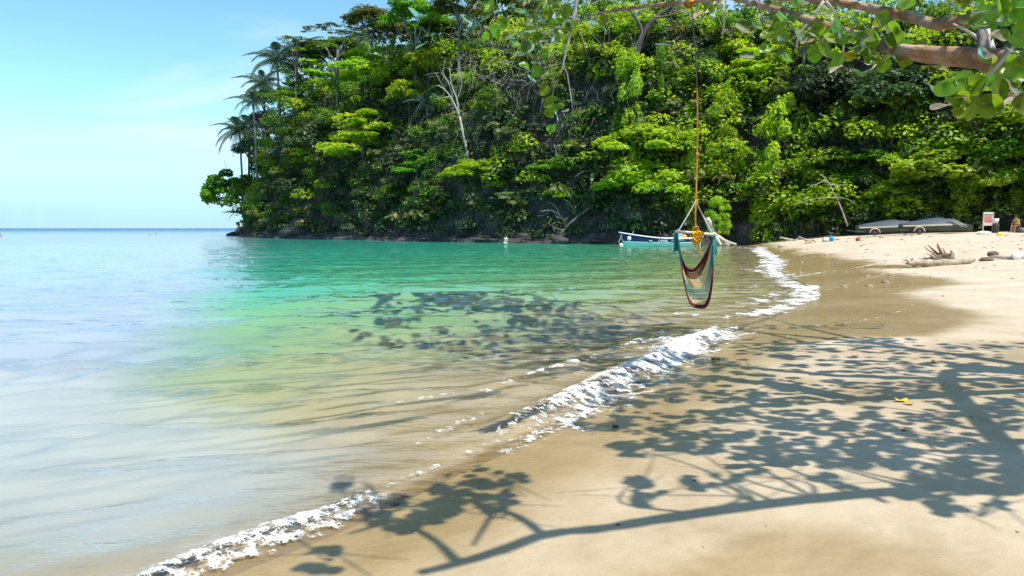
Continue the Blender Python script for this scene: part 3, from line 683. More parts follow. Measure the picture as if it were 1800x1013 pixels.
T(850, 305, 66, 32, 'mound', 'leaf_bright', 'sunlit bush crowning the cliff below the bare pale trunk', off=4.0, name='bush', cat='bush', trunk=None)
T(700, 350, 40, 34, 'mound', 'leaf_green', 'green bush above the dry roots at the cliff foot', off=2.2, name='bush', cat='bush', trunk=None)
T(765, 372, 28, 26, 'mound', 'leaf_olive', 'small olive bush with orange dead stems at the cliff foot', off=2.2, name='bush', cat='bush', trunk=None)
T(905, 345, 56, 36, 'loose', 'leaf_pale', 'pale leafed bush on the cliff above the wading person', off=2.2, name='bush', cat='bush', trunk=None)
T(970, 295, 56, 40, 'loose', 'leaf_green', 'loose bush beside the banana plant', off=2.2, name='bush', cat='bush', trunk=None)
T(985, 345, 44, 26, 'mound', 'leaf_bright', 'low bright bush above the dead bleached branches', off=2.2, name='bush', cat='bush', trunk=None)
T(1030, 95, 50, 45, 'loose', 'leaf_olive', 'thin olive tree under the overhanging branch', off=5.0, trunk='bark_grey')
T(1105, 185, 52, 95, 'drape', 'leaf_bright', 'tall curtain of green vines near the sky gap', off=5.7, name='vine_curtain', cat='vines', trunk='bark_dark')
T(1165, 150, 34, 70, 'drape', 'leaf_green', 'narrow green vine column next to the hanging rope', off=3.9, name='vine_curtain', cat='vines', trunk='bark_dark', var=1)
T(1125, 268, 95, 56, 'mound', 'leaf_bright', 'bright vine covered mound above the moored boat', off=5.7, name='vine_mound', cat='vines', trunk=None)
T(1140, 335, 96, 60, 'mound', 'leaf_bright', 'green vine thicket hanging directly over the moored boat', off=4.6, name='vine_mound', cat='vines', trunk=None, var=1)
T(1208, 300, 34, 70, 'drape', 'leaf_bright', 'vine wrapped dead trunk hanging behind the swing rope', off=5.1, name='vine_curtain', cat='vines', trunk='bark_dark')
T(1272, 215, 52, 56, 'drape', 'leaf_bright', 'brightest cone shaped vine tree beside the hanging rope', off=6.2, cat='tree')
T(1235, 130, 40, 50, 'round', 'leaf_green', 'green tree crossing the hanging rope high up', off=5.0)
T(1330, 110, 54, 34, 'tier', 'leaf_bright', 'sunlit tiered tree between the two overhanging branches', off=5.5)
T(1300, 340, 46, 40, 'mound', 'leaf_green', 'green bush behind the leaning white trunk', off=2.2, name='bush', cat='bush', trunk=None)
T(1262, 372, 26, 26, 'drape', 'leaf_bright', 'small bright bush growing on the leaning white trunk', d=80, name='bush', cat='bush', trunk=None)
T(1378, 272, 76, 92, 'drape', 'leaf_bright', 'huge vine draped tree in full sun by the beach corner', off=6.2, name='vine_curtain', cat='vines', trunk='bark_dark', var=1)
T(1335, 345, 40, 46, 'mound', 'leaf_bright', 'vine skirt at the foot of the huge draped tree', off=4.6, name='vine_mound', cat='vines', trunk=None)
T(1446, 280, 30, 26, 'loose', 'leaf_pale', 'silvery pale leafed bush beside the huge draped tree', off=3.9, name='bush', cat='bush', trunk=None)
T(1405, 340, 30, 28, 'loose', 'leaf_pale', 'small silvery bush low beside the slanting pole trunk', off=2.8, name='bush', cat='bush', trunk=None, var=1)
T(1500, 330, 56, 50, 'mound', 'leaf_green', 'green shrub wall behind the slanting pole trunk', off=2.8, name='bush', cat='bush', trunk=None)
T(1590, 345, 60, 40, 'mound', 'leaf_bright', 'low sunlit bush right behind the ridge of the first tarpaulin', off=3.0, name='bush', cat='bush', trunk=None)
T(1700, 345, 60, 44, 'drape', 'leaf_bright', 'bright creeper hanging low over the second tarpaulin', off=3.5, name='vine_curtain', cat='vines', trunk=None)
T(1770, 330, 60, 50, 'mound', 'leaf_bright', 'sunlit bush rising behind the notice board', off=3.5, name='bush', cat='bush', trunk=None, var=1)
T(870, 10, 70, 50, 'round', 'leaf_green', 'full green tree topping the slope above the dangling lianas', off=5)
T(935, 15, 60, 50, 'loose', 'leaf_olive', 'thin olive tree behind the hanging white twig at the top', off=5, var=1)
T(1545, 275, 60, 44, 'loose', 'leaf_green', 'leafy tree over the first covered boat', off=3.9)
T(1660, 290, 92, 62, 'big', 'leaf_bright', 'broad sunlit tree spreading over the covered boats', off=6.0, trunk='bark_dark')
T(1720, 205, 62, 20, 'tier', 'leaf_bright', 'flat bright layered tree beneath the thick branch', off=8.0, trunk='bark_grey', var=1)
T(1765, 270, 50, 40, 'big', 'leaf_green', 'green large leafed tree above the notice board', off=6.0, var=1)
T(1655, 362, 34, 26, 'big', 'leaf_bright', 'drooping bright bough just above the second covered boat', off=2.4, name='bush', cat='bush', trunk=None)
T(1560, 380, 16, 14, 'big', 'leaf_bright', 'tuft of lit leaves above the first covered boat', off=2.2, name='bush', cat='bush', trunk=None)
T(1795, 350, 30, 50, 'big', 'leaf_bright', 'bright leafy shrub above the seated person', off=2.2, name='bush', cat='bush', trunk=None)
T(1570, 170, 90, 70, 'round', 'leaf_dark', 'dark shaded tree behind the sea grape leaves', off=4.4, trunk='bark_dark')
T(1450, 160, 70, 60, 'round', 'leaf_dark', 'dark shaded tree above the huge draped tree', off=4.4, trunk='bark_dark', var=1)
T(1420, 60, 70, 46, 'loose', 'leaf_green', 'high thin tree seen through the overhanging branches', off=6.6)
T(940, 230, 60, 50, 'loose', 'leaf_dark', 'dim twiggy tree behind the white hanging twig', off=2.8)
T(1120, 50, 50, 34, 'loose', 'leaf_green', 'thin tree fringing the gap of sky', off=7.7)
T(1285, 40, 44, 40, 'loose', 'leaf_green', 'thin tree on the rope side of the sky gap', off=7.7, var=1)

# ------------------------------------------------------------------ palms
def frond_mesh(seed, matn='leaf_palm'):
    rng = np.random.default_rng(seed); n = 30; t = np.linspace(0, 1, n); path = np.stack([t * .82 + .0, np.zeros(n), .36 * t - .80 * t ** 2.2], 1)
    mb = MB(); mb.add(*tube(path[::3], np.linspace(.012, .003, len(path[::3])), 4), m=0)
    for i in range(2, n):
        L = .20 * math.sin(math.pi * (t[i] * .86 + .12)) + .03
        for s in (-1, 1):
            p = path[i]; tip = p + np.array([.40 * L, s * L * .70, -.62 * L - .04 * rng.random()]); w = np.array([.010, 0, 0.003])
            mid = p * .45 + tip * .55 + np.array([0, 0, .035 * L])
            V = [p - w, p + w, mid + w, tip, mid - w]; mb.add(V, [(0, 1, 2), (0, 2, 4), (4, 2, 3)])
    me = mb.build('palm_frond', M[matn], False); a = me.attributes.new('rnd', 'FLOAT', 'FACE'); a.data.foreach_set('value', rng.random(len(me.polygons)).astype(np.float32)); return me
FROND = [frond_mesh(i) for i in range(3)]
def palm(px, pyhead, d, length, label, lean=0.0, nf=15, base=None, shaft=True):
    c = P(px, pyhead, d) if base else slope_at(px, pyhead, 3.6)[0]; gz_ = max(h1(c[0], c[1]), 0); root = thing('palm_tree', label, 'palm tree', (c[0] - lean, c[1], gz_), 0, None); H = c[2] - gz_
    z = np.linspace(-.5, H, 12); path = np.stack([lean * (np.clip(z, 0, None) / H) ** 1.5, 0 * z, z], 1); mb = MB(); mb.add(*tube(path, np.linspace(.32, .2, 12), 8))
    put('trunk', mb.build('palm_trunk', M['bark_grey']), root)
    if shaft:
        mb = MB(); mb.add(*tube([(lean, 0, H - 1.3), (lean, 0, H - .5), (lean, 0, H + .2)], [.23, .27, .14], 8)); put('crownshaft', mb.build('crownshaft', M['leaf_teal']), root)
    for i in range(nf):
        a = i * 2.4 + random.random() * .3; pitch = R(-62 + 95 * (i / nf) + random.uniform(-6, 6)); L = length * random.uniform(1.0, 1.25)
        put('frond', FROND[i % 3], root, (lean, 0, H), (0, pitch, a), (L, L, L))
    return root
palm(421, 232, 172, 6.4, 'tall slender palm at the seaward end with its crown against the sky', -.5, base=1)
palm(438, 222, 174, 5.6, 'second slim palm half hidden behind the seaward palm', .6, base=1)
palm(487, 108, 150, 6.2, 'highest palm on the ridge with feathered fronds in the sky', -.5)
palm(523, 96, 152, 6.0, 'ridge palm with drooping crown inland of the highest palm', .6)
palm(462, 150, 156, 5.8, 'ridge palm hanging low over the seaward edge', -.8)
palm(445, 182, 164, 5.0, 'shorter blue green palm just above the seaward pair', -.6, 12)
palm(640, 70, 128, 4.4, 'dark palm peeping out under the yellowish skyline tree', 0, 11)
palm(752, 185, 112, 4.2, 'small palm with dry hanging fronds under the bright round tree', 0, 11)

# banana plant ------------------------------------------------------
def banana():
    c, gz_ = slope_at(1045, 305, 3.2); root = thing('banana_plant', 'banana plant with wide drooping pale leaves on the cliff', 'banana plant', (c[0], c[1], gz_)); H = c[2] - gz_
    mb = MB(); mb.add(*tube([(0, 0, -.3), (.05, 0, H * .5), (0, 0, H)], [.2, .17, .12], 7)); put('stem', mb.build('stem', M['leaf_green']), root)
    n = 11; t = np.linspace(0, 1, n); V = []; F = []
    for i in range(n):
        wdt = .11 * math.sin(math.pi * min(1, t[i] * .93 + .05)) ** .6; x = t[i]; z = .35 * x - .85 * x ** 2.2
        V += [(x, -wdt, z - .05), (x, 0, z), (x, wdt, z - .05)]
        if i < n - 1:
            for k in (0, 1): a = 3 * i + k; F += [(a, a + 1, a + 4), (a, a + 4, a + 3)]
    ml = mesh('banana_leaf', np.array(V), np.array(F), M['leaf_pale'], True, None, {'rnd': ('FACE', np.linspace(.2, 1, len(F)))})
    mg = ml.copy(); mg.materials[0] = M['leaf_green']
    for i in range(9):
        put('leaf', ml if i % 3 else mg, root, (0, 0, H), (0, R(-48 + 7 * i + random.uniform(-9, 9)), i * 2.4 + .2), (2.5,) * 3)
    put('leaf', mg, root, (0, 0, H), (0, R(-88), 1.0), (2.7,) * 3)
banana()

# bare and dead wood --------------------------------------------------
def px_tubes(mb, paths, d0, n=6, depth=0.0):
    for pts, r0, r1 in paths:
        W = [P(x, y, d0 + depth * i) for i, (x, y) in enumerate(pts)]
        W = catmull(W, 4) if len(W) > 2 else np.array(W); mb.add(*tube(W, np.linspace(r0, r1, len(W)), n))
def branchy(name, label, cat, px, py, d, groups, mat, base=None):
    b = P(px, py, d); root = thing(name, label, cat, b)
    for pn, paths, dd in groups:
        mb = MB(); px_tubes(mb, paths, d, 6, dd); V = np.concatenate(mb.V) - b; put(pn, mesh(pn, V, np.concatenate(mb.F), mat, True), root)
c, _ = slope_at(822, 290, 3.5); d = c[1]
branchy('bare_tree', 'bare forked tree with a smooth white trunk on the slope', 'tree', 824, 296, d, [
    ('trunk', [([(825, 300), (820, 262), (813, 230), (808, 205)], .24, .17)], 0),
    ('limb', [([(808, 205), (797, 180), (784, 160), (770, 150)], .14, .05)], -.3), ('limb', [([(808, 205), (803, 175), (794, 150), (790, 120)], .13, .05)], -.2),
    ('twigs', [([(797, 180), (790, 150), (776, 128)], .09, .03), ([(803, 175), (812, 150), (806, 125)], .07, .03), ([(790, 170), (775, 172), (760, 165)], .06, .02), ([(794, 150), (780, 130), (782, 105)], .06, .02), ([(784, 160), (772, 140), (765, 128)], .05, .02)], -.3)], M['bark_ash'])
c, _ = slope_at(990, 400, 2.0); d = min(c[1], 92)
branchy('dead_branch', 'bleached dead branches spreading over the rocks at the cliff foot', 'branch', 985, 412, d, [
    ('limb', [([(984, 414), (998, 398), (1015, 382), (1030, 370), (1044, 360)], .22, .06)], -.5),
    ('twigs', [([(1015, 382), (1008, 368), (1000, 356), (990, 350)], .1, .03), ([(998, 398), (985, 380), (968, 370), (950, 372)], .12, .03), ([(1030, 370), (1034, 352), (1028, 340)], .08, .02),
               ([(1030, 370), (1048, 368), (1060, 352), (1062, 342)], .08, .02), ([(985, 380), (975, 362), (960, 355)], .07, .02), ([(1008, 368), (1020, 356), (1040, 345)], .06, .02), ([(998, 398), (1012, 392), (1028, 395)], .06, .02),
               ([(990, 405), (975, 400), (962, 392)], .06, .02), ([(968, 370), (958, 378), (945, 380)], .05, .02), ([(1044, 360), (1052, 350), (1066, 345)], .05, .02)], -.3)], M['twig'])
c, _ = slope_at(1478, 345, 4.5); d = min(c[1], 74)
branchy('leaning_pole_tree', 'thin pale slanting trunk with bare side branches near the covered boats', 'tree', 1489, 396, d, [
    ('trunk', [([(1490, 398), (1478, 365), (1466, 340), (1452, 315), (1440, 306)], .085, .045)], .2),
    ('limb', [([(1468, 348), (1445, 348), (1420, 352), (1392, 360)], .05, .02)], -.4), ('limb', [([(1466, 346), (1488, 350), (1502, 358), (1512, 366)], .045, .015)], .3), ('limb', [([(1456, 324), (1476, 326), (1490, 324)], .06, .02)], .2),
    ('limb', [([(1450, 316), (1436, 324), (1424, 326)], .06, .02)], -.2)], M['twig'])
b = P(1275, 430, 79.5)
branchy('dead_tree', 'leaning bleached trunk with flared mossy root behind the swing', 'tree trunk', 1275, 430, 79.5, [
    ('trunk', [([(1243, 384), (1247, 394), (1252, 408), (1262, 420), (1280, 431)], .30, .42)], .15), ('root', [([(1254, 410), (1262, 424), (1268, 432)], .3, .14)], -.4), ('root', [([(1258, 414), (1274, 424), (1294, 430)], .3, .12)], .3)], M['bark_pale'])
c, _ = slope_at(1130, 70, 11); d = c[1]
branchy('dark_trunk', 'black crooked trunk leaning across the gap of sky', 'tree trunk', 1118, 130, d, [
    ('trunk', [([(1112, 150), (1116, 110), (1126, 70), (1144, 40), (1166, 22), (1185, 8)], .55, .2)], 0), ('limb', [([(1130, 60), (1122, 40), (1108, 20), (1090, 8)], .25, .06)], 0), ('limb', [([(1150, 34), (1160, 44), (1180, 46), (1205, 36)], .16, .05)], 0)], M['bark_dark'])

# grey liana thicket high in the middle, and hanging root fringe on the cliff: countless thin stems
def liana(name, label, n, area, lens, rad, mat, hang, seed, off):
    rg = np.random.default_rng(seed); mb = MB()
    for i in range(n):
        px = rg.uniform(area[0], area[2]); py = rg.uniform(area[1], area[3]); c, _ = slope_at(px, py, off * (.5 + rg.random()), 50); m = c[1] / FPX; L = rg.uniform(*lens) * m
        dirv = np.array([rg.normal() * (.25 if hang else .9), rg.normal() * .25, -1.0 if hang else rg.normal() * .8]); dirv /= np.linalg.norm(dirv)
        pts = [c + dirv * L * t + rg.normal(size=3) * L * .10 * (t > 0) + np.array([0, 0, -.25 * L * t * t * (not hang)]) for t in (0, .33, .66, 1)]
        mb.add(*tube(pts, np.linspace(rad, rad * .4, 4), 3, False))
    tag(put(name, mb.build(name, mat, True)), label, 'vines', kind='stuff')
liana('liana_thicket', 'grey tangle of dry lianas under the olive crowned trees', 260, (770, 30, 1010, 150), (14, 50), .035, M['twig'], False, 1, 6)
liana('hanging_lianas', 'thin dry lianas dangling in front of the dark slope', 120, (780, 90, 1120, 260), (20, 60), .03, M['twig'], True, 2, 8)
liana('hanging_roots', 'pale roots and dry stems hanging along the foot of the cliff', 420, (560, 385, 1480, 398), (8, 24), .045, M['twig'], True, 3, 1.6)
liana('dry_roots', 'dry spreading roots at the cliff foot under the green bush', 60, (690, 402, 740, 412), (10, 24), .06, M['twig'], False, 6, 1.2)

# ------------------------------------------------------------------ rocks at the water's edge
def rock(name, label, c, r, mat, seed, sub=4, amp=.28, fr=1.3, rz=0, cat='rock'):
    V, F = blob((0, 0, 0), r, sub, amp, fr, seed); tag(put(name, mesh(name, V, F, mat, True), None, tuple(map(float, c)), (0, 0, rz)), label, cat)
p = P(428, 411, 183); rock('rock_slab', 'flat wet rock slab at the very tip of the headland', (p[0], p[1], .15), (3.8, 3.2, 1.2), M['rock'], 3, amp=.22)
p = P(470, 405, 176); rock('rock_outcrop', 'sloping dark rock outcrop rising behind the standing person', (p[0], p[1], .6), (6.5, 5, 2.2), M['rock'], 5)
p = P(560, 398, 134); rock('rock_outcrop', 'big rounded grey boulder bulging from the cliff', (p[0], p[1], 1.2), (6.5, 3.5, 2.6), M['rock'], 9)
p = P(985, 420, 89); rock('boulder', 'small brown boulder at the waterline below the dead branches', (p[0], p[1], .3), (1.1, .9, .6), M['rock'], 12, 3)
# tiered ledge following the foot of the cliff
def ledge():
    base = smooth_poly([h for h in HILL[1:12]], 2); seg = np.linalg.norm(np.diff(base, axis=0), axis=1); cum = np.concatenate([[0], np.cumsum(seg)]); n = 420; u = np.linspace(0, cum[-1], n)
    cx = np.interp(u, cum, base[:, 0]); cy = np.interp(u, cum, base[:, 1]); tx = np.gradient(cx); ty = np.gradient(cy); L = np.hypot(tx, ty); nx_, ny_ = ty / L, -tx / L
    prof = [(1.5, -.8), (1.35, .05), (1.2, .42), (.55, .55), (.35, .60), (.25, 1.05), (-.3, 1.2), (-.7, 1.6), (-1.2, 1.8), (-1.5, 2.3), (-2.4, 2.6)]
    V = []
    for j, (o, z) in enumerate(prof):
        k = .8 * (fbm(u * .35 + j * .7, u * 0 + j * 1.3, 4) - .5) * 2; k2 = .35 * (fbm(u * .5 + 40 + j * .3, u * 0 + j, 4) - .5) * 2
        V.append(np.stack([cx + nx_ * (o + k), cy + ny_ * (o + k), z * (1 + k2) + (k2 * .3 if z > 0 else 0)], 1))
    V = np.concatenate(V); m = len(prof); F = []
    idx = np.arange(m * n).reshape(m, n); F = np.stack([idx[:-1, :-1], idx[:-1, 1:], idx[1:, 1:], idx[1:, :-1]], -1).reshape(-1, 4)
    tag(put('rock_ledge', mesh('rock_ledge', V, F, M['rock'], False)), 'long dark rock ledge running along the foot of the jungle cliff', 'rock ledge')
ledge()

# ------------------------------------------------------------------ people
def skin_body(name, nodes, edges, mat, parent, sub=2):
    me = bpy.data.meshes.new(name); me.from_pydata([n[0] for n in nodes], edges, []); me.materials.append(mat)
    o = put(name, me, parent); md = o.modifiers.new('skin', 'SKIN'); md.use_smooth_shade = True
    for i, n in enumerate(nodes):
        sv = me.skin_vertices[0].data[i]; sv.radius = (n[1], n[2] if len(n) > 2 else n[1]); sv.use_root = (i == 0)
    o.modifiers.new('subd', 'SUBSURF').levels = sub; o.modifiers['subd'].render_levels = sub
    return o
def person(label, loc, rz, pose, skin, cloth, hair, waist_only=False, top=None):
    root = thing('person', label, 'person', loc, rz)
    J = dict(pelvis=(0, 0, .93), chest=(0, 0, 1.22), neck=(0, 0, 1.45), chin=(0, -.02, 1.53), head=(0, -.01, 1.62), crown=(0, .01, 1.70), shl=(.18, 0, 1.40), shr=(-.18, 0, 1.40), ell=(.25, .02, 1.13), elr=(-.25, .02, 1.13),
             hal=(.26, -.08, .90), har=(-.26, -.08, .90), hil=(.09, 0, .88), hir=(-.09, 0, .88), knl=(.11, -.02, .48), knr=(-.11, -.02, .48), anl=(.11, .01, .08), anr=(-.11, .01, .08), tol=(.12, -.17, .03), tor=(-.12, -.17, .03))
    J.update(pose); names = list(J); rad = dict(pelvis=(.13, .10), chest=(.15, .11), neck=(.055,), chin=(.07,), head=(.09, .10), crown=(.06,), shl=(.07,), shr=(.07,), ell=(.043,), elr=(.043,), hal=(.035,), har=(.035,), hil=(.09,), hir=(.09,), knl=(.06,), knr=(.06,), anl=(.042,), anr=(.042,), tol=(.035,), tor=(.035,))
    nodes = [(J[k],) + (rad[k] if len(rad[k]) == 2 else rad[k] * 2) for k in names]; ix = {k: i for i, k in enumerate(names)}
    E = [('pelvis', 'chest'), ('chest', 'neck'), ('neck', 'chin'), ('chin', 'head'), ('head', 'crown'), ('neck', 'shl'), ('neck', 'shr'), ('shl', 'ell'), ('shr', 'elr'), ('ell', 'hal'), ('elr', 'har'), ('pelvis', 'hil'), ('pelvis', 'hir'), ('hil', 'knl'), ('hir', 'knr'), ('knl', 'anl'), ('knr', 'anr'), ('anl', 'tol'), ('anr', 'tor')]
    skin_body('body', nodes, [(ix[a], ix[b]) for a, b in E], skin, root)
    lerp = lambda a, b, t: tuple(J[a][i] * (1 - t) + J[b][i] * t for i in range(3))
    skin_body('shorts', [(J['pelvis'], .15, .125), (J['hil'], .11), (J['hir'], .11), (lerp('hil', 'knl', .5), .10), (lerp('hir', 'knr', .5), .10)], [(0, 1), (0, 2), (1, 3), (2, 4)], cloth, root)
    if top: skin_body('shirt', [(lerp('pelvis', 'chest', .1), .15, .12), (J['chest'], .17, .13), (lerp('chest', 'neck', .75), .10), (J['shl'], .085), (J['shr'], .085), (lerp('shl', 'ell', .5), .07), (lerp('shr', 'elr', .5), .07)], [(0, 1), (1, 2), (2, 3), (2, 4), (3, 5), (4, 6)], top, root)
    hd = np.array(J['head']); V, F = blob(hd + np.array([0, .02, .045]), (.105, .115, .10), 2, .1, 3, 2); put('hair', mesh('hair', V, F, hair, True), root)
    return root
p = P(420, 404, 183); person('person in purple and red swimwear standing on the rock slab', (p[0], p[1], 1.22), .8, {'ell': (.3, -.1, 1.2), 'hal': (.12, -.25, 1.3)}, M['skin_tan'], M['purple'], M['hair'], top=M['red'])
p = G(889, 430.5); person('pale person wading to the waist near the foot of the cliff', (p[0], p[1], -.66), 2.6, {'chest': (.02, -.06, 1.2), 'hal': (.05, -.3, 1.35), 'ell': (.27, -.16, 1.2), 'har': (-.2, -.28, 1.15)}, M['skin'], M['white'], M['hair'], top=M['white'])
for px, py, lb, z in ((262, 412.5, 'swimmer with head above water, the one nearer the open sea', -1.36), (274, 411.5, 'swimmer with head and shoulders above water, nearer the headland', -1.28), (1, 415.5, 'lone swimmer floating at the edge of the open water', -1.30)):
    p = G(px, py); person(lb, (p[0], p[1], z), 1.0, {'ell': (.45, -.1, 1.25), 'hal': (.6, -.3, 1.3), 'elr': (-.45, -.1, 1.25), 'har': (-.6, -.3, 1.3)}, M['skin_tan'], M['navy'], M['hair'])
p = gpt(1787, 412); SEAT = P(1787, 412, 56); sz = g1(SEAT[0], SEAT[1])
person('person in a yellow top sitting forward on a log under the bright shrub', (SEAT[0], SEAT[1], sz), -1.35, {'pelvis': (0, .15, .50), 'hil': (.09, .1, .47), 'hir': (-.09, .1, .47), 'chest': (0, .02, .80), 'neck': (0, -.10, 1.0), 'chin': (0, -.15, 1.07), 'head': (0, -.17, 1.16), 'crown': (0, -.16, 1.24),
        'shl': (.18, -.08, .96), 'shr': (-.18, -.08, .96), 'ell': (.22, -.2, .68), 'elr': (-.22, -.2, .68), 'hal': (.1, -.42, .62), 'har': (-.1, -.42, .62), 'knl': (.13, -.36, .50), 'knr': (-.13, -.36, .50), 'anl': (.12, -.30, .08), 'anr': (-.12, -.42, .08), 'tol': (.13, -.47, .04), 'tor': (-.13, -.59, .04)},
       M['skin_tan'], M['black'], M['hair'], top=M['cream_yellow'])
mb = MB(); mb.add(*tube([(SEAT[0] - .1, SEAT[1] - .9, sz + .17), (SEAT[0] + .2, SEAT[1], sz + .19), (SEAT[0] + .5, SEAT[1] + 1.1, sz + .18)], [.2, .21, .19], 10)); tag(put('seat_log', mb.build('seat_log', M['bark_grey'])), 'fallen grey log that the person in yellow sits on', 'log')

# ------------------------------------------------------------------ moored boat
def boat():
    BW = G(1168, 433.5); c = np.array([BW[0] - .35, BW[1], 0]); root = thing('fishing_boat', 'moored open fishing boat with navy side, white rail and pale blue bottom', 'boat', c, R(183))
    L = 7.7; n = 21; t = np.linspace(0, 1, n)       # t=0 stern, 1 bow ; local +x is the bow
    hw = .95 * np.clip(1 - np.clip((t - .45) / .55, 0, 1) ** 2.2, .02, 1) * (.9 + .1 * np.clip(t * 4, 0, 1)); x = -L * .5 + L * t
    top = .80 + .62 * np.clip((t - .35) / .65, 0, 1) ** 2.0; mid = .42 + .10 * np.clip((t - .5) / .5, 0, 1) ** 2; keel = -.28 + .5 * np.clip((t - .86) / .14, 0, 1) ** 1.6
    xt = x + .55 * np.clip((t - .7) / .3, 0, 1) ** 1.5; xm = x + .15 * np.clip((t - .7) / .3, 0, 1) ** 1.5
    def strip(rows, mats_, nm):
        V = np.concatenate([np.stack(r, 1) for r in rows]); m = len(rows); idx = np.arange(m * n).reshape(m, n); F = np.stack([idx[:-1, :-1], idx[:-1, 1:], idx[1:, 1:], idx[1:, :-1]], -1).reshape(-1, 4); return mesh(nm, V, F, mats_, True)
    hull = strip([(xm, hw * .93, mid), (x, hw * .78, mid * .1), (x, hw * .4, keel * .8), (x, hw * 0, keel), (x, -hw * .4, keel * .8), (x, -hw * .78, mid * .1), (xm, -hw * .93, mid)], M['cyan'], 'hull'); put('hull', hull, root)
    for s in (1, -1):
        put('topside', strip([(xm, s * hw * .935, mid - .004), (xt, s * hw, top)], M['navy'], 'topside'), root)
        mb = MB(); mb.add(*tube(np.stack([xt, s * hw * 1.01, top + .03], 1), .06, 8)); put('gunwale', mb.build('gunwale', M['white']), root)
        mb = MB(); mb.add(*tube(np.stack([xm, s * hw * .95, mid], 1), .03, 6)); put('rub_rail', mb.build('rub_rail', M['cyan']), root)
    put('inner_hull', strip([(xt, hw * .97, top), (x, hw * .75, 0 * t + .12), (x, -hw * .75, 0 * t + .12), (xt, -hw * .97, top)], M['cyan'], 'inner_hull'), root)
    V, F = box((x[0], 0, .28), (.07, 1.66, 1.0)); put('transom', mesh('transom', V, F, M['cyan']), root)
    for i, q in enumerate((-2.4, -.6, 1.3)):
        V, F = box((q, 0, .6), (.32, 1.75, .06)); put('bench', mesh('bench', V, F, M['white']), root)
    V, F = blob((x[0] + 1.5, .2, .88), (.3, .35, .36), 2, .15, 2, 3); put('life_ring', mesh('life_ring', V, F, M['orange'], True), root)
    V, F = box((x[0] + 2.15, .1, .85), (.75, .8, .75)); put('console', mesh('console', V, F, M['cyan']), root)
    V, F = box((x[0] + 2.15, .1, 1.26), (.85, .9, .08)); put('console_top', mesh('console_top', V, F, M['white']), root)
    mo = put('outboard_motor', None, root, (x[0] - .25, 0, .85))
    V, F = blob((0, 0, .25), (.32, .2, .3), 3, .05, 1, 2); put('cowling', mesh('cowling', V, F, M['white'], True), mo)
    mb = MB(); mb.add(*tube([(0, 0, .05), (-.06, 0, -.5), (-.08, 0, -1.05)], [.12, .09, .06], 8)); put('shaft', mb.build('shaft', M['black']), mo)
    mb = MB(); mb.add(*tube([(.1, 0, .25), (.5, .05, .42), (.75, .05, .45)], .035, 6)); put('tiller', mb.build('tiller', M['black']), mo)
    # lettering on the camera side (local +y since the boat is turned about)
    cu = bpy.data.curves.new('lettering', 'FONT'); cu.body = 'CARIBE'; cu.size = .30; cu.extrude = .006; cu.align_x = 'LEFT'
    cu.materials.append(M['white']); o = bpy.data.objects.new('lettering', cu); COL.objects.link(o); tm = bpy.data.meshes.new_from_object(o.evaluated_get(bpy.context.evaluated_depsgraph_get())); bpy.data.objects.remove(o); o = put('lettering', tm, root); o.location = (.55, .975, .50); o.rotation_euler = (R(87), 0, R(180))
    mb = MB(); mb.add(*tube([(-.75, .975, .56), (-1.1, .98, .66), (-1.6, .98, .68), (-2.2, .97, .66)], [.015, .035, .04, .012], 5)); put('swoosh', mb.build('swoosh', M['cyan']), root)
    mb = MB(); mb.add(*tube([(xt[-1] - .3, .1, 1.2), (xt[-1] + .1, .5, .5), (xt[-1] - .05, .9, .05)], .018, 5)); put('bow_rope', mb.build('bow_rope', M['rope_pale']), root)
boat()
for px, py, r, lb, dd in ((1106, 419.5, .2, 'white round fender hanging at the bow of the moored boat', 74.6), (1092, 431.8, .22, 'white mooring float in the water ahead of the bow', 80.0)):
    p = P(px, py, dd); root = thing('mooring_buoy', lb, 'buoy', (p[0], p[1], p[2])); V, F = blob((0, 0, 0), (r, r, r * 1.15), 3, .03, 1, 1); put('float', mesh('float', V, F, M['white'], True), root)
    mb = MB(); mb.add(*tube([(0, 0, r), (.25, .1, r + .25), (.5, .3, r + .5)], .018, 5)); put('rope', mb.build('rope', M['rope_pale']), root)

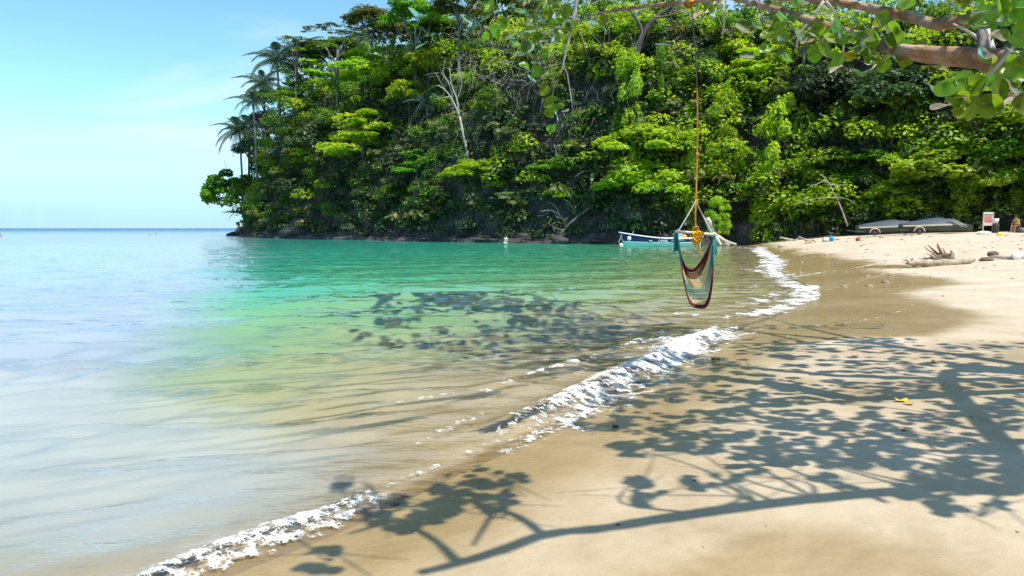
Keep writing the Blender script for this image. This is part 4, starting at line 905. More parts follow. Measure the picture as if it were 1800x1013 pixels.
# ------------------------------------------------------------------ covered boats on trailers at the back of the beach
def covered_boat(px, label, d):
    c = P(px, 405, d); z0 = g1(c[0], c[1]); root = thing('covered_boat', label, 'boat', (c[0], c[1], z0), R(-4), 'covered boats drawn up at the back of the beach')
    L = 5.6; n = 13; t = np.linspace(0, 1, n); x = -L / 2 + L * t; hw = .85 * np.clip(1 - np.clip((.35 - t) / .35, 0, 1) ** 2, .05, 1)
    rows = [(x, -hw, .72 + .1 * (1 - t)), (x, -hw * .8, 0 * t + .3), (x, 0 * t, 0 * t + .2), (x, hw * .8, 0 * t + .3), (x, hw, .72 + .1 * (1 - t))]
    V = np.concatenate([np.stack(r, 1) for r in rows]); idx = np.arange(5 * n).reshape(5, n); F = np.stack([idx[:-1, :-1], idx[:-1, 1:], idx[1:, 1:], idx[1:, :-1]], -1).reshape(-1, 4); put('hull', mesh('hull', V, F, M['hull_green'], True), root)
    ridge = np.interp(t, [0, .15, .55, .8, 1], [.85, 1.05, 1.42, 1.2, .8])
    rows = [(x, -hw * 1.03, .74 + .1 * (1 - t)), (x, -hw * .5, .25 * .8 + .75 * ridge - .03), (x, 0 * t, ridge), (x, hw * .5, .25 * .8 + .75 * ridge - .03), (x, hw * 1.03, .74 + .1 * (1 - t))]
    V = np.concatenate([np.stack(r, 1) for r in rows]); F = np.stack([idx[:-1, :-1], idx[:-1, 1:], idx[1:, 1:], idx[1:, :-1]], -1).reshape(-1, 4); put('tarpaulin', mesh('tarpaulin', V, F, M['tarp'], True), root)
    mb = MB(); mb.add(*box((-.9, -.93, .74), (3.9, .09, .12), ry=R(-1.5))); put('plank', mb.build('plank', M['cream'], False), root)
    for k in (0, .32):
        mb = MB(); mb.add(*tube([(.9 + k, -.62, 1.28), (1.5 + k, -.93, .86), (1.9 + k, -1.0, .60)], .035, 6)); put('strap', mb.build('strap', M['cream']), root)
    a = np.linspace(0, math.pi, 13); mb = MB(); mb.add(*tube(np.stack([-1.55 + .42 * np.cos(a), 0 * a - 1.0, .22 + .40 * np.sin(a)], 1), .05, 6)); put('mudguard', mb.build('mudguard', M['cream']), root)
    wh = put('wheel', None, root, (-1.55, -1.0, .3)); a = np.linspace(0, 2 * math.pi, 19); mb = MB(); mb.add(*tube(np.stack([.22 * np.cos(a), 0 * a, .22 * np.sin(a)], 1), .08, 7, False)); put('tyre', mb.build('tyre', M['black']), wh)
    V, F = blob((0, 0, 0), (.17, .05, .17), 2, .0, 1, 0); put('rim', mesh('rim', V, F, M['rust'], True), wh)
    mb = MB(); mb.add(*tube([(-3.6, -.1, .45), (-2, -.4, .28), (2.2, -.5, .25)], .05, 6)); put('trailer_bar', mb.build('trailer_bar', M['hull_green']), root)
covered_boat(1562, 'boat under a blue grey tarpaulin, the one nearer the slanting pole trunk', 64.5)
covered_boat(1640, 'boat under a blue grey tarpaulin, the one nearer the notice board', 62)

# ------------------------------------------------------------------ notice board and other small things on the beach
def board():
    c = P(1736, 405, 58); z0 = g1(c[0], c[1]); root = thing('notice_board', 'shaded white notice board with red lettering under the trees', 'sign', (c[0], c[1], z0), R(8)); w_, h_ = .84, 1.05
    zc = P(1736, 385, 58)[2] - z0
    V, F = box((0, 0, zc), (w_, .04, h_)); put('panel', mesh('panel', V, F, M['rope_pale']), root)  # white panel given a greyer colour to read as shaded
    for s in (-1, 1): V, F = box((s * w_ / 2, -.005, (zc + h_ / 2) / 2), (.07, .07, zc + h_ / 2)); put('post', mesh('post', V, F, M['cream']), root)
    V, F = box((0, -.03, zc + .33), (w_ - .1, .03, .05)); put('rail', mesh('rail', V, F, M['hull_green']), root)
    mb = MB(); rg = random.Random(4)
    for r_ in range(4):
        xx = -.34
        while xx < .30:
            q = rg.uniform(.05, .12); mb.add(*box((xx + q / 2, -.024, zc + .16 - r_ * .13), (q, .01, .085), 0)); xx += q + .025
    put('lettering', mb.build('lettering', M['red'], False), root)
board()
def small(name, label, cat, px, py, d, parts):
    c = P(px, py, d); z0 = max(h1(c[0], c[1]), g1(c[0], c[1])); root = thing(name, label, cat, (c[0], c[1], z0), 0)
    for pn, (V, F), m in parts: put(pn, mesh(pn, V, F, m, True), root)
def onsand(px, py):
    g = gpt(px, py); return g
def small_g(name, label, cat, px, py, parts, rz=0.0):
    g = gpt(px, py); root = thing(name, label, cat, g, rz)
    for pn, (V, F), m in parts: put(pn, mesh(pn, V, F, m, True), root)
    return root
mbk = tube([(0, 0, .02), (0, 0, .38)], [.15, .2], 12)
small('bucket', 'white bucket standing beside the notice board in the shade', 'bucket', 1750, 405, 57.5, [('body', (mbk[0] + np.array([0, 0, .75]), mbk[1]), M['white']), ('stand', box((0, 0, .38), (.35, .35, .74)), M['bark_dark'])])
small_g('cool_box', 'small red and white cool box on the far sand', 'cool box', 1452, 425, [('body', box((0, 0, .16), (.5, .32, .22), .05), M['white']), ('lid', box((0, 0, .31), (.52, .34, .08), .1), M['white']), ('base', box((0, 0, .04), (.5, .32, .09), .05), M['red']), ('handle', tube([(-.2, 0, .33), (-.15, 0, .46), (.15, 0, .46), (.2, 0, .33)], .015, 5), M['red'])])
small_g('blue_bag', 'bright blue bag next to the red and white cool box', 'bag', 1462, 424.5, [('body', blob((0, 0, .2), (.2, .17, .25), 3, .15, 2, 4), M['blue']), ('handle', tube([(-.1, 0, .4), (0, 0, .52), (.1, 0, .4)], .015, 5), M['navy'])])
small_g('red_bundle', 'little red and dark bundle dropped on the far sand', 'bundle', 1508, 424, [('cloth', blob((0, 0, .12), (.16, .14, .16), 2, .3, 2, 6), M['red']), ('strap', tube([(.1, 0, .1), (.3, .1, .05), (.5, 0, .03)], .02, 5), M['drift_dark'])])
small_g('sack', 'white sack lying in the shade below the notice board', 'sack', 1728, 412, [('body', blob((0, 0, .1), (.5, .25, .13), 3, .2, 2, 7), M['white'])])
small_g('yellow_cloth', 'bright yellow cloth at the shaded edge of the beach', 'cloth', 1757, 414, [('cloth', blob((0, 0, .08), (.2, .16, .12), 2, .35, 2, 9), M['yellow'])])
small_g('driftwood_pole', 'long pale driftwood pole lying on the far beach corner', 'driftwood', 1392, 425, [('pole', tube([(-1.1, .4, .42), (-.4, .2, .26), (.4, 0, .12), (1.4, -.3, .03)], [.08, .09, .08, .05], 8), M['cream']), ('fork', tube([(.3, 0, .12), (.6, .2, .3), (.8, .3, .36)], .03, 5), M['cream'])])
small_g('driftwood_stump', 'greenish forked driftwood stump beside the pale pole', 'driftwood', 1422, 428, [('limb', tube([(-.8, .2, .55), (-.4, .1, .35), (0, 0, .15), (.3, 0, .02)], [.06, .08, .12, .1], 7), M['drift']), ('root', tube([(0, 0, .15), (.35, .1, .3), (.6, 0, .05)], [.1, .09, .05], 6), M['drift']), ('root', tube([(0, 0, .1), (-.2, -.3, .1), (-.5, -.4, .0)], [.1, .08, .04], 6), M['drift'])])
def bigdrift():
    g = gpt(1655, 467); root = thing('driftwood', 'large rooted driftwood trunk stranded on the beach', 'driftwood', g, R(3)); m = g[1] / FPX; k = m
    def q(px, py, dy=0.0): return np.array([(px - 1655) * k, dy, (467 - py) * k])
    pts = catmull([q(1592, 462, -.1), q(1608, 461), q(1632, 462), q(1660, 461), q(1690, 460), q(1720, 458, .2)], 6); mb = MB(); V, F = tube(pts, np.interp(np.linspace(0, 1, len(pts)), [0, .15, .5, .8, 1], [.06, .15, .17, .13, .08]), 12)
    V = V + np.array([[.035 * mnoise.noise(Vector(v) * 5), .04 * mnoise.noise(Vector(v) * 5 + Vector((9, 0, 0))), .05 * mnoise.noise(Vector(v) * 4 + Vector((0, 7, 0)))] for v in V.tolist()]); put('log', mesh('log', V, F, M['drift'], True), root)
    mb = MB(); V, F = tube(catmull([q(1635, 462), q(1648, 452), q(1662, 450), q(1672, 458)], 5), [.10] + [.13] * 14 + [.10], 14); V = V + np.array([[.07 * mnoise.noise(Vector(v) * 9), .05 * mnoise.noise(Vector(v) * 8 + Vector((3, 0, 0))), .09 * mnoise.noise(Vector(v) * 7)] for v in V.tolist()]); put('stump', mesh('stump', V, F, M['drift_dark'], True), root)
    R1 = [[(1650, 455), (1636, 444), (1624, 438), (1616, 432)], [(1652, 452), (1640, 440), (1630, 431)], [(1655, 450), (1646, 438), (1638, 430)], [(1658, 450), (1650, 440), (1643, 431), (1640, 427)], [(1660, 451), (1655, 441), (1648, 434)], [(1645, 456), (1632, 448), (1622, 446)], [(1664, 452), (1660, 442), (1655, 436)],
          [(1669, 458), (1668, 447), (1664, 439)], [(1671, 458), (1672, 447), (1669, 440)], [(1674, 459), (1676, 448), (1673, 441)], [(1640, 458), (1626, 455), (1612, 457), (1604, 455)], [(1650, 456), (1640, 452), (1633, 455)], [(1600, 464), (1596, 459), (1590, 457)], [(1605, 464), (1600, 458), (1598, 453)], [(1596, 464), (1590, 462), (1585, 461)]]
    rg = random.Random(3)
    for r_ in R1:
        dy = rg.uniform(-.25, .25); W = catmull([q(x, y, dy * i / 2) for i, (x, y) in enumerate(r_)], 4); mb = MB(); mb.add(*tube(W, np.linspace(rg.uniform(.05, .075), .012, len(W)), 6)); put('root', mb.build('root', M['drift'] if rg.random() > .35 else M['drift_dark']), root)
bigdrift()
small_g('driftwood_chunk', 'dark driftwood chunk lying flat beside the rooted driftwood trunk', 'driftwood', 1734, 459, [('wood', blob((0, 0, .05), (.28, .16, .1), 3, .3, 2, 5), M['drift_dark'])])
small_g('driftwood_chunk', 'dark pointed driftwood chunk propped on the half buried log', 'driftwood', 1745, 452, [('wood', blob((0, 0, .14), (.3, .16, .12), 3, .3, 2, 8), M['drift_dark'])], .4)
small_g('buried_log', 'half buried bleached log with a pale cut end on the dry sand', 'log', 1790, 456, [('log', tube([(-.9, .35, .08), (-.1, .05, .10), (.9, .3, .12), (2.4, .8, .16)], [.05, .13, .15, .15], 10), M['cream']), ('cut_end', blob((-.12, -.06, .14), (.2, .14, .17), 2, .15, 2, 3), M['white'])])
# litter on the sand
def leaf_litter(px, py, label, mat, s=.09, rz=0.0):
    g = gpt(px, py); n = 9; V = [(0, 0, .012)]; F = []
    for i in range(n): a = i * 2 * math.pi / n; V.append((math.cos(a) * s, math.sin(a) * s * .7, .012 + .35 * s * abs(math.cos(a)) ** 2 + .1 * s * math.sin(3 * a)))
    for i in range(n): F.append((0, 1 + i, 1 + (i + 1) % n))
    tag(put('fallen_leaf', mesh('fallen_leaf', np.array(V), np.array(F), mat, False), None, tuple(g), (0, 0, rz)), label, 'fallen leaf')
leaf_litter(1584, 708, 'curled yellow fallen leaf in the middle of the tree shadow', M['gold'], .065)
leaf_litter(1642, 638, 'small brown fallen leaf up the beach in the tree shadow', M['deadleaf'], .055, 1)
leaf_litter(1598, 712, 'flat orange leaf fragment touching the curled yellow leaf', M['deadleaf'], .05, 2)
leaf_litter(1503, 627, 'tan fallen leaf where the tree shadow meets the wet sand', M['deadleaf'], .05, 2.2)
for px, py, r, lb in ((1258, 633, .045, 'black pebble lying at the end of the breaking wave foam'), (1082, 753, .022, 'small dark pebble in the shallow wash below the wave'), (1083, 752.5, .0, '')):
    if r: g = gpt(px, py); rock('pebble', lb, (g[0], g[1], g[2] + r * .3), (r * 1.5, r, r * .6), M['black'], 4, 2, .2, 2, 0, 'pebble')

def litter(label, n, area, sz, mat, seed, cat='litter'):
    rg = np.random.default_rng(seed); Vs, Fs, k = [], [], 0
    x = rg.uniform(area[0], area[2], n * 3); y = area[1] + (area[3] - area[1]) * rg.random(n * 3) ** 1.5; gz, sd = ground(x, y); ok = (sd > .5) & (rg.random(n * 3) < .25 + .75 * (fbm(x * .8, y * .8) > .5)); x, y, gz = x[ok][:n], y[ok][:n], gz[ok][:n]
    base, BF = blob((0, 0, 0), (1, .7, .35), 1, .3, 2, seed)
    for i in range(len(x)):
        s_ = sz * math.exp(rg.normal() * .5) * (1 + .05 * y[i]); a = rg.random() * 6.28; c_, q_ = math.cos(a), math.sin(a)
        Vs.append(np.stack([(base[:, 0] * c_ - base[:, 1] * q_) * s_ + x[i], (base[:, 0] * q_ + base[:, 1] * c_) * s_ + y[i], base[:, 2] * s_ + gz[i] + .1 * s_], 1)); Fs.append(BF + k); k += len(base)
    tag(put('beach_litter', mesh('beach_litter', np.concatenate(Vs), np.concatenate(Fs), mat, True)), label, cat, kind='stuff')
litter('pale shell bits scattered over the sand', 420, (-2, 2.6, 20, 34), .007, M['cream'], 3)
litter('dark wood crumbs and leaf scraps scattered over the sand', 360, (-2, 2.6, 24, 40), .010, M['drift_dark'], 5)
litter('drift scraps along the upper beach', 260, (8, 22, 34, 66), .025, M['drift'], 7)
# ------------------------------------------------------------------ sea grape tree overhanging the beach
def grape_leaf(seed, mat):
    rng = np.random.default_rng(seed); n = 16; V = [(-.06, 0, 0.0)]; F = []; cup = rng.uniform(.05, .3); wob = rng.random() * 6
    for ring, q in ((0, .55), (1, 1.0)):
        for i in range(n):
            a = i * 2 * math.pi / n; rr = q * .105 * (1 + .05 * math.sin(3 * a + wob)) * (1 - .22 * math.exp(-((abs(a - math.pi)) / .3) ** 2)); x, y = math.cos(a) * rr, math.sin(a) * rr * 1.06
            V.append((x, y, cup * abs(y) * q + .02 * math.sin(2 * a + wob) * q - .6 * x * x))
    for i in range(n): j = (i + 1) % n; F += [(0, 1 + i, 1 + j), (1 + i, 1 + n + i, 1 + n + j), (1 + i, 1 + n + j, 1 + j)]
    return mesh('sea_grape_leaf', np.array(V), np.array(F), mat, True)
GL = [grape_leaf(i, M['grape']) for i in range(4)]; GY = [grape_leaf(9, M['grape_yellow'])]
def sea_grape():
    base = np.array([8.3, 6.6, 0.0]); base[2] = g1(base[0], base[1]) - .15
    root = thing('sea_grape_tree', 'sea grape tree reaching over the beach with round leaves and orange bark', 'tree', base)
    A = [P(1900, 30, 7.3), P(1830, 22, 7.5), P(1740, 30, 7.8), P(1650, 43, 8.2), P(1610, 32, 8.4), P(1540, 17, 8.8), P(1480, 6, 9), P(1400, -2, 9.5), P(1300, -6, 10), P(1215, 3, 10.4), P(1120, 13, 11), P(1052, 24, 11.5), P(1028, 34, 11.8)]
    Bq = [P(1900, 155, 6.4), P(1840, 130, 6.5), P(1780, 116, 6.8), P(1700, 104, 7.2), P(1620, 96, 7.5), P(1570, 86, 7.7), P(1530, 72, 7.9), P(1450, 45, 8.4), P(1370, 19, 9), P(1320, 5, 9.4), P(1240, -14, 10.2)]
    fork = np.array([7.5, 6.6, 3.0])
    mb = MB(); tp = catmull([base, (8.0, 6.6, .9), (7.7, 6.6, 1.9), fork, (7.4, 6.9, 3.8), (7.2, 7.4, 4.8)], 5); V, F = tube(tp - base, np.linspace(.34, .20, len(tp)), 14)
    put('trunk', mesh('trunk', V, F, M['bark_orange'], True), root)
    rg = np.random.default_rng(12); LIMB = []
    def limb(pts, r0, r1, n=8, k=5, mat='bark_orange', nm='branch', knob=0.04):
        W = catmull(pts, k) - base; rad = np.linspace(r0, r1, len(W)) * (1 + knob * rg.normal(size=len(W))); V, F = tube(W, rad, n); V = V + np.array([[mnoise.noise(Vector(q) * 9), mnoise.noise(Vector(q) * 9 + Vector((5, 0, 0))), mnoise.noise(Vector(q) * 9 + Vector((0, 5, 0)))] for q in V.tolist()]) * np.repeat(np.concatenate([rad, [rad[0], rad[-1]]]), [n] * len(rad) + [1, 1])[:, None] * .16; o = put(nm, mesh(nm, V, F, M[mat], True), root); LIMB.append((W + base, rad)); return o
    limb([fork] + A, .085, .016, 12); limb([fork + [0, 0, -.2]] + Bq, .115, .024, 14)
    limb([P(1840, 118, 6.4), P(1780, 104, 6.7), P(1700, 95, 7.15), P(1620, 90, 7.4), P(1575, 84, 7.65)], .09, .04, 8)      # second strand of the split limb
    SD3 = np.array(SDIR)
    def lift(px, py, hh): g = gpt(px, py); return g + SD3 * (hh / SD3[2])
    # limb whose shadow runs over the near sand
    S1 = [lift(1800, 832, 4.6), lift(1640, 862, 4.6), lift(1500, 873, 4.6), lift(1330, 893, 4.6), lift(1160, 915, 4.6), lift(1060, 930, 4.65), lift(960, 945, 4.7), lift(880, 968, 4.75), lift(800, 996, 4.8), lift(735, 1012, 4.8)]
    limb([fork, (6.8, 7.2, 4.5)] + S1, .10, .035, 9)
    limb([lift(955, 945, 4.7), lift(915, 915, 4.75), lift(870, 898, 4.8), lift(800, 880, 4.9), lift(745, 905, 4.9)], .035, .015, 6); limb([lift(800, 990, 4.8), lift(765, 955, 4.85), lift(720, 930, 4.9), lift(680, 915, 4.9)], .035, .015, 6)
    limb([fork, (7.3, 9.5, 5.2), (6.0, 12, 6.6), (3.6, 14.4, 7.7), (1.4, 16.6, 8.5), (-.6, 18.6, 9.0), (-2.4, 19.6, 9.1)], .08, .02, 9); limb([(6.2, 11.6, 6.4), (5.0, 14.5, 7.6), (4.2, 17.5, 8.6)], .07, .02, 7)
    limb([fork, (7.6, 8.6, 5.2), (6.4, 9.6, 5.9), (4.2, 10.4, 6.2), (2.6, 10.8, 6.2), (1.2, 11, 6.2)], .07, .02, 9); limb([(7.5, 8.4, 5.0), (7.8, 10.5, 6.6), (8.2, 13, 7.6)], .06, .02, 8)
    limb([(6.8, 9.3, 5.7), (6.8, 11.5, 6.8), (6.4, 14, 7.8)], .05, .02, 7)
    # twigs seen against the jungle
    tw = lambda pts, d, r0, r1, m='twig': limb([P(x, y, d + .05 * i) for i, (x, y) in enumerate(pts)], r0, r1, 6, 4, m, 'twig', .05)
    tw([(1018, -20), (1012, 10), (1004, 55), (994, 95), (986, 130)], 11, .028, .012, 'bark_pale'); tw([(988, 118), (996, 126), (1003, 165), (1007, 195)], 11, .012, .006, 'bark_pale'); tw([(1012, 20), (1022, 60), (1030, 90)], 11, .01, .005)
    tw([(1448, 2), (1425, 35), (1405, 60), (1400, 85)], 9, .02, .01, 'bark_pale'); tw([(1452, 3), (1470, 28), (1481, 60), (1482, 92), (1476, 112)], 9, .018, .008, 'bark_pale'); tw([(1730, 95), (1727, 70), (1722, 55)], 7.1, .05, .03, 'bark_grey'); tw([(1745, 96), (1740, 70), (1733, 45), (1735, 32)], 7.2, .035, .02, 'bark_pale')
    tw([(1728, 74), (1700, 55), (1675, 42)], 7.3, .018, .01, 'bark_pale'); tw([(1215, 3), (1180, 25), (1150, 30)], 10.6, .018, .006); tw([(1520, 78), (1535, 95), (1540, 110)], 7.8, .012, .006); tw([(960, 0), (955, 50), (950, 90)], 11.2, .012, .005); tw([(975, 130), (972, 165), (970, 195)], 11.2, .008, .004); tw([(880, 5), (868, 30), (860, 50)], 11.4, .008, .004)
    tw([(1800, 60), (1740, 130), (1690, 160), (1660, 180)], 5.0, .014, .006); tw([(1830, 80), (1790, 150), (1750, 180)], 4.6, .014, .006)
    for i in range(16): x0 = rg.uniform(1040, 1400); y0 = np.interp(x0, [1040, 1215, 1400], [25, 4, -2]); L_ = rg.uniform(25, 80); tw([(x0, y0), (x0 + rg.normal() * 8, y0 + L_ * .5), (x0 + rg.normal() * 16, y0 + L_)], np.interp(x0, [1040, 1215, 1400], [11.5, 10.4, 9.5]), .007, .003, 'twig' if i % 2 else 'bark_pale')
    # leaves that can be picked out
    LF = []
    for x, y, s in [(1531, 119, 1.25), (1553, 114, .95), (1522, 64, 1.3), (1571, 58, 1.35), (1561, 74, 1.0), (1544, 103, 1.0), (1529, 97, .9), (1607, 97, 1.05), (1588, 103, 1.0), (1450, 85, 1.5), (1432, 95, 1.0), (1504, 94, .9), (1472, 50, 1.2), (1409, 62, 1.0), (1423, 63, 1.0), (1436, 53, 1.0),
                    (1368, 51, .9), (1348, 59, .9), (1358, 56, .8), (1344, 85, .8), (1384, 38, .8), (1373, 28, .8), (1593, 9, 1.1), (1585, 4, .9), (1695, 9, 1.1), (1702, 4, 1.0), (1699, 42, 1.1), (1717, 37, 1.0), (1780, 74, 1.0), (1720, 8, .9), (1420, 70, .8), (1515, 85, .9), (1498, 60, .9), (1480, 70, .8), (1575, 68, 1.0), (1549, 60, .9), (1535, 70, .9), (1600, 90, .8)]: LF.append((x, y, 7.6, s, 0))
    LF += [(1487, 101, 7.6, 1.0, 1), (1206, 13, 10.4, .9, 1), (1766, 31, 6.2, 1.5, 0), (1753, 133, 5.6, 1.1, 0), (1772, 113, 5.8, 1.0, 0)]
    for x, y, s in [(1666, 154, 1.1), (1653, 187, .9), (1694, 146, 1.1), (1685, 175, 1.1), (1705, 190, 1.1), (1725, 165, 1.1), (1740, 185, 1.1), (1760, 160, 1.1), (1770, 180, 1.1), (1785, 155, 1.1), (1795, 185, 1.1), (1715, 150, 1.0), (1780, 135, 1.0), (1742, 150, 1.0), (1800, 60, 1.2), (1790, 20, 1.2), (1785, 95, 1.0), (1802, 110, 1.1), (1750, 15, .9), (1765, 5, 1.0), (1800, 10, 1.2), (1676, 168, .9), (1690, 195, .9), (1755, 195, 1.0)]: LF.append((x, y, 4.5, s, 0))
    for x, y in [(954, 72), (965, 95), (956, 95), (922, 117), (972, 64), (885, 41), (963, 23), (983, 33), (972, 190), (965, 200), (993, 195), (957, 159), (860, 10), (856, 30), (861, 22), (930, 40), (905, 75), (940, 110), (915, 20), (945, 15), (985, 60), (990, 85), (975, 120), (960, 130), (935, 140), (950, 40), (900, 10), (925, 65), (912, 95), (970, 40), (980, 12), (995, 20), (1000, 45), (970, 175), (984, 186), (962, 185), (978, 205), (845, 45), (870, 55), (893, 65), (838, 8), (1060, 35), (1085, 24), (1250, 12), (1345, 30), (1360, 12), (1395, 12)]:
        LF.append((x, y, 11 + rg.uniform(-.3, .3), rg.uniform(.75, 1.15), 0))
    for i in range(95):
        q = rg.integers(0, 4); cx, cy, sx, sy, dd = [(1540, 75, 50, 28, 7.7), (945, 60, 45, 45, 11.1), (1400, 45, 45, 25, 8.6), (1760, 40, 40, 35, 6.3)][q]; LF.append((cx + rg.normal() * sx, abs(cy + rg.normal() * sy), dd + rg.uniform(-.2, .2), rg.uniform(.7, 1.1), 0))
    for (x, y, d, s, yel) in LF:
        p = P(x, y, d) - base; put('leaf', (GY[0] if yel else GL[rg.integers(0, 4)]), root, tuple(p), (R(rg.normal() * 38 + 52), R(rg.normal() * 25), rg.normal() * .9), (s * (.62 if d < 5 else .78),) * 3)
    # the rest of the crown, mostly above the picture: leaf clusters whose shade falls on sand and water
    BL = [(865, 562, 110, 10, 75), (760, 575, 90, 12, 42), (960, 580, 90, 10, 36), (950, 605, 110, 12, 40), (1060, 595, 90, 10, 34), (720, 625, 90, 16, 22), (1010, 640, 80, 12, 22), (1140, 585, 70, 7, 22), (850, 640, 90, 14, 16), (640, 600, 60, 10, 10),
          (1330, 577, 55, 4, 12), (1480, 575, 55, 4, 12), (1320, 608, 70, 12, 32), (1400, 615, 60, 14, 34), (1490, 605, 70, 12, 34), (1560, 608, 50, 14, 30), (1640, 620, 60, 12, 26), (1740, 615, 60, 14, 28), (1460, 640, 70, 14, 36), (1300, 648, 60, 12, 28), (1220, 640, 50, 10, 22), (1150, 660, 50, 14, 26), (1560, 650, 60, 14, 32),
          (1660, 655, 60, 16, 40), (1760, 660, 60, 20, 48), (1090, 705, 50, 14, 30), (1180, 690, 46, 16, 26), (1290, 700, 46, 18, 34), (1380, 690, 50, 20, 36), (1480, 690, 46, 18, 32), (1580, 690, 46, 18, 30), (1690, 710, 60, 24, 56), (1780, 720, 40, 30, 44), (1060, 745, 40, 12, 22), (1140, 745, 50, 16, 24), (1250, 740, 40, 16, 26), (1340, 745, 50, 20, 34),
          (1440, 745, 46, 20, 34), (1550, 750, 46, 26, 40), (1640, 760, 40, 26, 40), (1740, 780, 50, 26, 44), (1120, 790, 44, 13, 26), (1210, 782, 56, 18, 42), (1300, 785, 50, 18, 38), (1400, 790, 50, 20, 42), (1490, 800, 46, 22, 40), (1560, 800, 40, 24, 36), (1650, 820, 50, 30, 46), (1710, 835, 46, 28, 40), (1780, 840, 30, 14, 14),
          (1140, 872, 34, 15, 17), (1238, 850, 26, 13, 12), (1115, 850, 22, 9, 6), (1330, 886, 26, 6, 6), (1470, 850, 36, 9, 9), (1620, 865, 40, 18, 20), (1665, 895, 24, 12, 9), (1760, 895, 24, 6, 5), (1290, 850, 20, 6, 4), (1330, 836, 30, 7, 5), (840, 850, 55, 22, 30), (770, 885, 48, 22, 26), (715, 915, 44, 18, 20), (880, 885, 34, 12, 12), (690, 880, 36, 14, 9), (650, 905, 30, 9, 6), (570, 985, 40, 20, 14), (590, 860, 30, 10, 5), (900, 840, 24, 8, 5)]
    C, N = [], []; anchor = []
    for (bx, by, rx, ry, n) in BL:
        cen = None; 
        g0 = gpt(bx, by); hh = 3.3 + .33 * g0[1]
        for i in range(int(n * (5.0 if by < 660 and bx < 1180 else 1.0 if bx > 1580 else 1.3 if by < 830 else 1.0))):
            a = rg.random() * 6.28; q = math.sqrt(rg.random()); x, y = bx + 1.3 * rx * q * math.cos(a), by + 1.3 * ry * q * math.sin(a); p = lift(x, min(y, 1040), hh + rg.normal() * (.55 if by > 660 or bx > 1180 else 1.0)); C.append(p); N.append(np.array([0, 0, 1.0]) + rg.normal(size=3) * .35)
        anchor.append(lift(bx, by, hh))
    C = np.array(C); N = unit(np.array(N)); n = len(C); k = 10; a = unit(rg.normal(size=(n, 3))); u = unit(np.cross(N, a)); v = np.cross(N, u); s = (np.clip(.055 + .005 * C[:, 1] + .006 * np.maximum(C[:, 1] - 11, 0), .07, .19) * (.5 + .8 * rg.random(n)))[:, None]
    an = np.arange(k) * 2 * math.pi / k; asp = (.62 + .4 * rg.random(n))[:, None]; v = v * asp
    V = np.concatenate([C[:, None], C[:, None] + (u * s)[:, None] * np.cos(an)[None, :, None] + (v * s)[:, None] * np.sin(an)[None, :, None] + (N * s)[:, None] * (.25 * np.abs(np.sin(an)))[None, :, None]], 1).reshape(-1, 3) - base
    b = (np.arange(n) * (k + 1))[:, None]; F = np.concatenate([b + [0, 1 + i, 1 + (i + 1) % k] for i in range(k)], 1).reshape(-1, 3)
    tag(put('foliage', mesh('foliage', V, F, M['grape_mass'], True), root), kind='stuff')
    allp = np.concatenate([l[0] for l in LIMB[:12]]); mb = MB()
    for p in anchor:
        dd_ = np.linalg.norm(allp - p, axis=1); j = np.argmin(dd_); q = allp[j]
        if dd_[j] > 2.2: q = p + (q - p) / dd_[j] * .8
        m_ = (p + q) / 2 + rg.normal(size=3) * .22; mb.add(*tube(catmull([q, m_, p], 4) - base, np.linspace(.02, .008, 9), 5))
        for i in range(3): e = p + rg.normal(size=3) * np.array([.35, .35, .12]); mb.add(*tube([(p + q) / 2 * .3 + p * .7 - base, e - base], [.008, .004], 4))
    tag(put('twigs', mb.build('twigs', M['twig']), root), kind='stuff')
sea_grape()

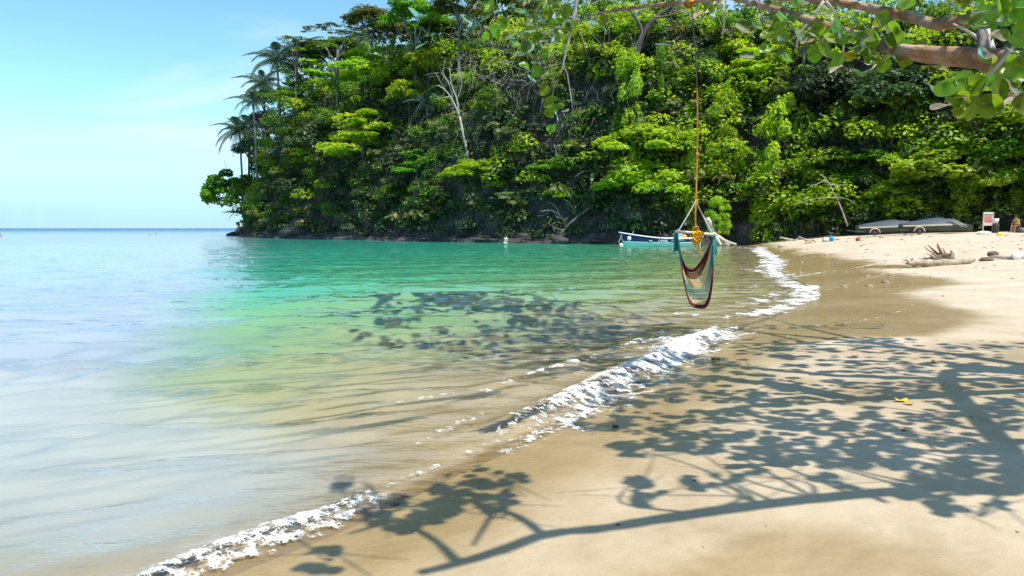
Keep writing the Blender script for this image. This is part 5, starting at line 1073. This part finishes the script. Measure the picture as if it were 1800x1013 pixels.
# ------------------------------------------------------------------ hammock chair hanging from the branch
def hammock():
    D = 10.4; k = D / FPX; O = P(1222, 410, D); root = thing('hammock_chair', 'net hammock chair in maroon, tan and teal hanging from an orange rope', 'hammock', O)
    q = lambda px, py, dy=0.0: np.array([(px - 1222) * k, dy, (410 - py) * k * 1.0])
    topb = P(1215, 4, D) - O
    mb = MB(); W = catmull([topb, q(1220, 150), q(1223, 272), q(1222, 352)], 12); mb.add(*tube(W[:14], .010, 6)); put('upper_rope', mb.build('upper_rope', M['drift_dark']), root)  # shade on the upper rope is put into its dark brown colour
    mb = MB(); mb.add(*tube(W[13:], .0115, 7)); mb.add(*blob(q(1224, 273), (.035, .03, .03), 1, .2)); mb.add(*tube(catmull([q(1222, 352), q(1222, 385), q(1224, 405)], 6), .013, 6))
    a = np.linspace(0, 6.28 * 3, 30); mb2 = MB(); mb2.add(*tube(np.stack([.05 * np.cos(a) + topb[0], .06 * np.sin(a), topb[2] - .02 + .004 * a], 1), .013, 5)); put('tie', mb2.build('tie', M['orange']), root); put('rope', mb.build('rope', M['orange']), root)
    l, r_ = q(1186, 407), q(1259, 413); mb = MB(); mb.add(*tube([l, (l + r_) / 2, r_], [.02, .021, .02], 9)); put('spreader_bar', mb.build('spreader_bar', M['rope_pale']), root)
    for e in (q(1192, 407), q(1253, 413)):
        mb = MB(); mb.add(*tube(catmull([q(1222, 354), (q(1222, 354) + e) / 2 + np.array([0, 0, -.008]), e], 6), .010, 6)); mb.add(*blob(e, (.028, .03, .03), 2, .2)); put('sling_rope', mb.build('sling_rope', M['rope_pale']), root)
    rg = random.Random(5)
    mb = MB(); c = q(1224, 416, -.04)
    for i in range(54):
        a = rg.uniform(0, 6.28); b = rg.uniform(-1.3, 1.3); rr = rg.uniform(.025, .07); u = np.array([math.cos(a) * math.cos(b), math.sin(a) * math.cos(b) * .7, math.sin(b)]); v = np.array([-math.sin(a), math.cos(a), rg.uniform(-.6, .6)]); cc = c + np.array([rg.gauss(0, .03), rg.gauss(0, .025), rg.gauss(0, .035)])
        th = np.linspace(0, rg.uniform(3.5, 6.2), 11); mb.add(*tube(cc + rr * (np.cos(th)[:, None] * u + np.sin(th)[:, None] * v) * .75, .0085, 5))
    for i in range(4): mb.add(*tube(catmull([c, c + np.array([rg.gauss(.02, .03), 0, -.12]), c + np.array([rg.gauss(.06, .04), 0, -.22 - .05 * rg.random()])], 4), .008, 5))
    put('rope_tangle', mb.build('rope_tangle', M['gold']), root)
    # strands
    def U(j, wob=0.0, n=33):
        t = np.linspace(-1, 1, n); Dp = np.interp(j, [0, 1], [64, 126]) * k; p_ = np.interp(j, [0, 1], [2.0, 3.7]); yb = np.interp(j, [0, 1], [.22, -.30])
        s = (1 - np.abs(t) ** p_); hx = np.interp(j, [0, 1], [33, 32.5]) * k; tilt = (413 - 407) / 73.0
        return np.stack([t * hx, yb * s ** .8 + wob * np.sin(t * 40 + j * 50) * .006, -Dp * s - t * hx * tilt - .015 + wob * .006 * np.cos(t * 46 + j * 20)], 1)
    bands = [('edge_cord', [0, .02, .04], 'maroon', .011), ('net_band', list(np.linspace(.06, .24, 6)), 'maroon', .006), ('net_band', list(np.linspace(.28, .50, 5)), 'tan', .0032), ('net_band', list(np.linspace(.54, .78, 5)), 'teal', .0040), ('net_band', list(np.linspace(.82, .90, 3)), 'tan', .003), ('edge_cord', [.93, .955, .98, 1.0], 'maroon', .011)]
    for nm, js, m, r0 in bands:
        mb = MB()
        for j in js: mb.add(*tube(U(j, .6), r0, 5))
        if nm == 'edge_cord' and js[0] > .5:
            mb = MB(); mt_ = MB(); mu_ = MB()
            for j in js: W_ = U(j, .6, 41); mb.add(*tube(W_[3:38], r0, 5)); mt_.add(*tube(W_[:4], r0 * 1.1, 5)); mu_.add(*tube(W_[37:], r0 * 1.1, 5))
            put('edge_binding', mt_.build('edge_binding', M['teal']), root); put('edge_binding', mu_.build('edge_binding', M['teal']), root)
        if nm == 'net_band':                # crossing lace between the strands
            for a_, b_ in zip(js[:-1], js[1:]):
                A_, B_ = U(a_, 0, 49), U(b_, 0, 49)
                for i in range(2, 46, 2): mb.add(*tube([A_[i], B_[i + 1]], .002, 3, False)); mb.add(*tube([B_[i + 1], A_[i + 2]], .002, 3, False))
        put(nm, mb.build(nm, M[m]), root)
    for s, e in ((-1, q(1188, 409)), (1, q(1256, 414))):
        mb = MB()
        for i in range(7): w_ = np.array([rg.gauss(0, .008), rg.gauss(0, .015), 0]); mb.add(*tube(catmull([e + w_ + np.array([0, 0, .025]), e + w_ * 1.5 + np.array([-s * .008, 0, -.10]), e + w_ * 2.0 + np.array([-s * .03, 0, -.24 - .05 * rg.random()])], 5), .012, 5))
        for i in range(3): mb.add(*tube(catmull([e, e + np.array([-s * -.01, -.03, -.12]), e + np.array([s * rg.uniform(-.005, .03), -.03, -.24 - .06 * rg.random()])], 4), .009, 5))
        put('end_binding', mb.build('end_binding', M['teal']), root)
hammock()
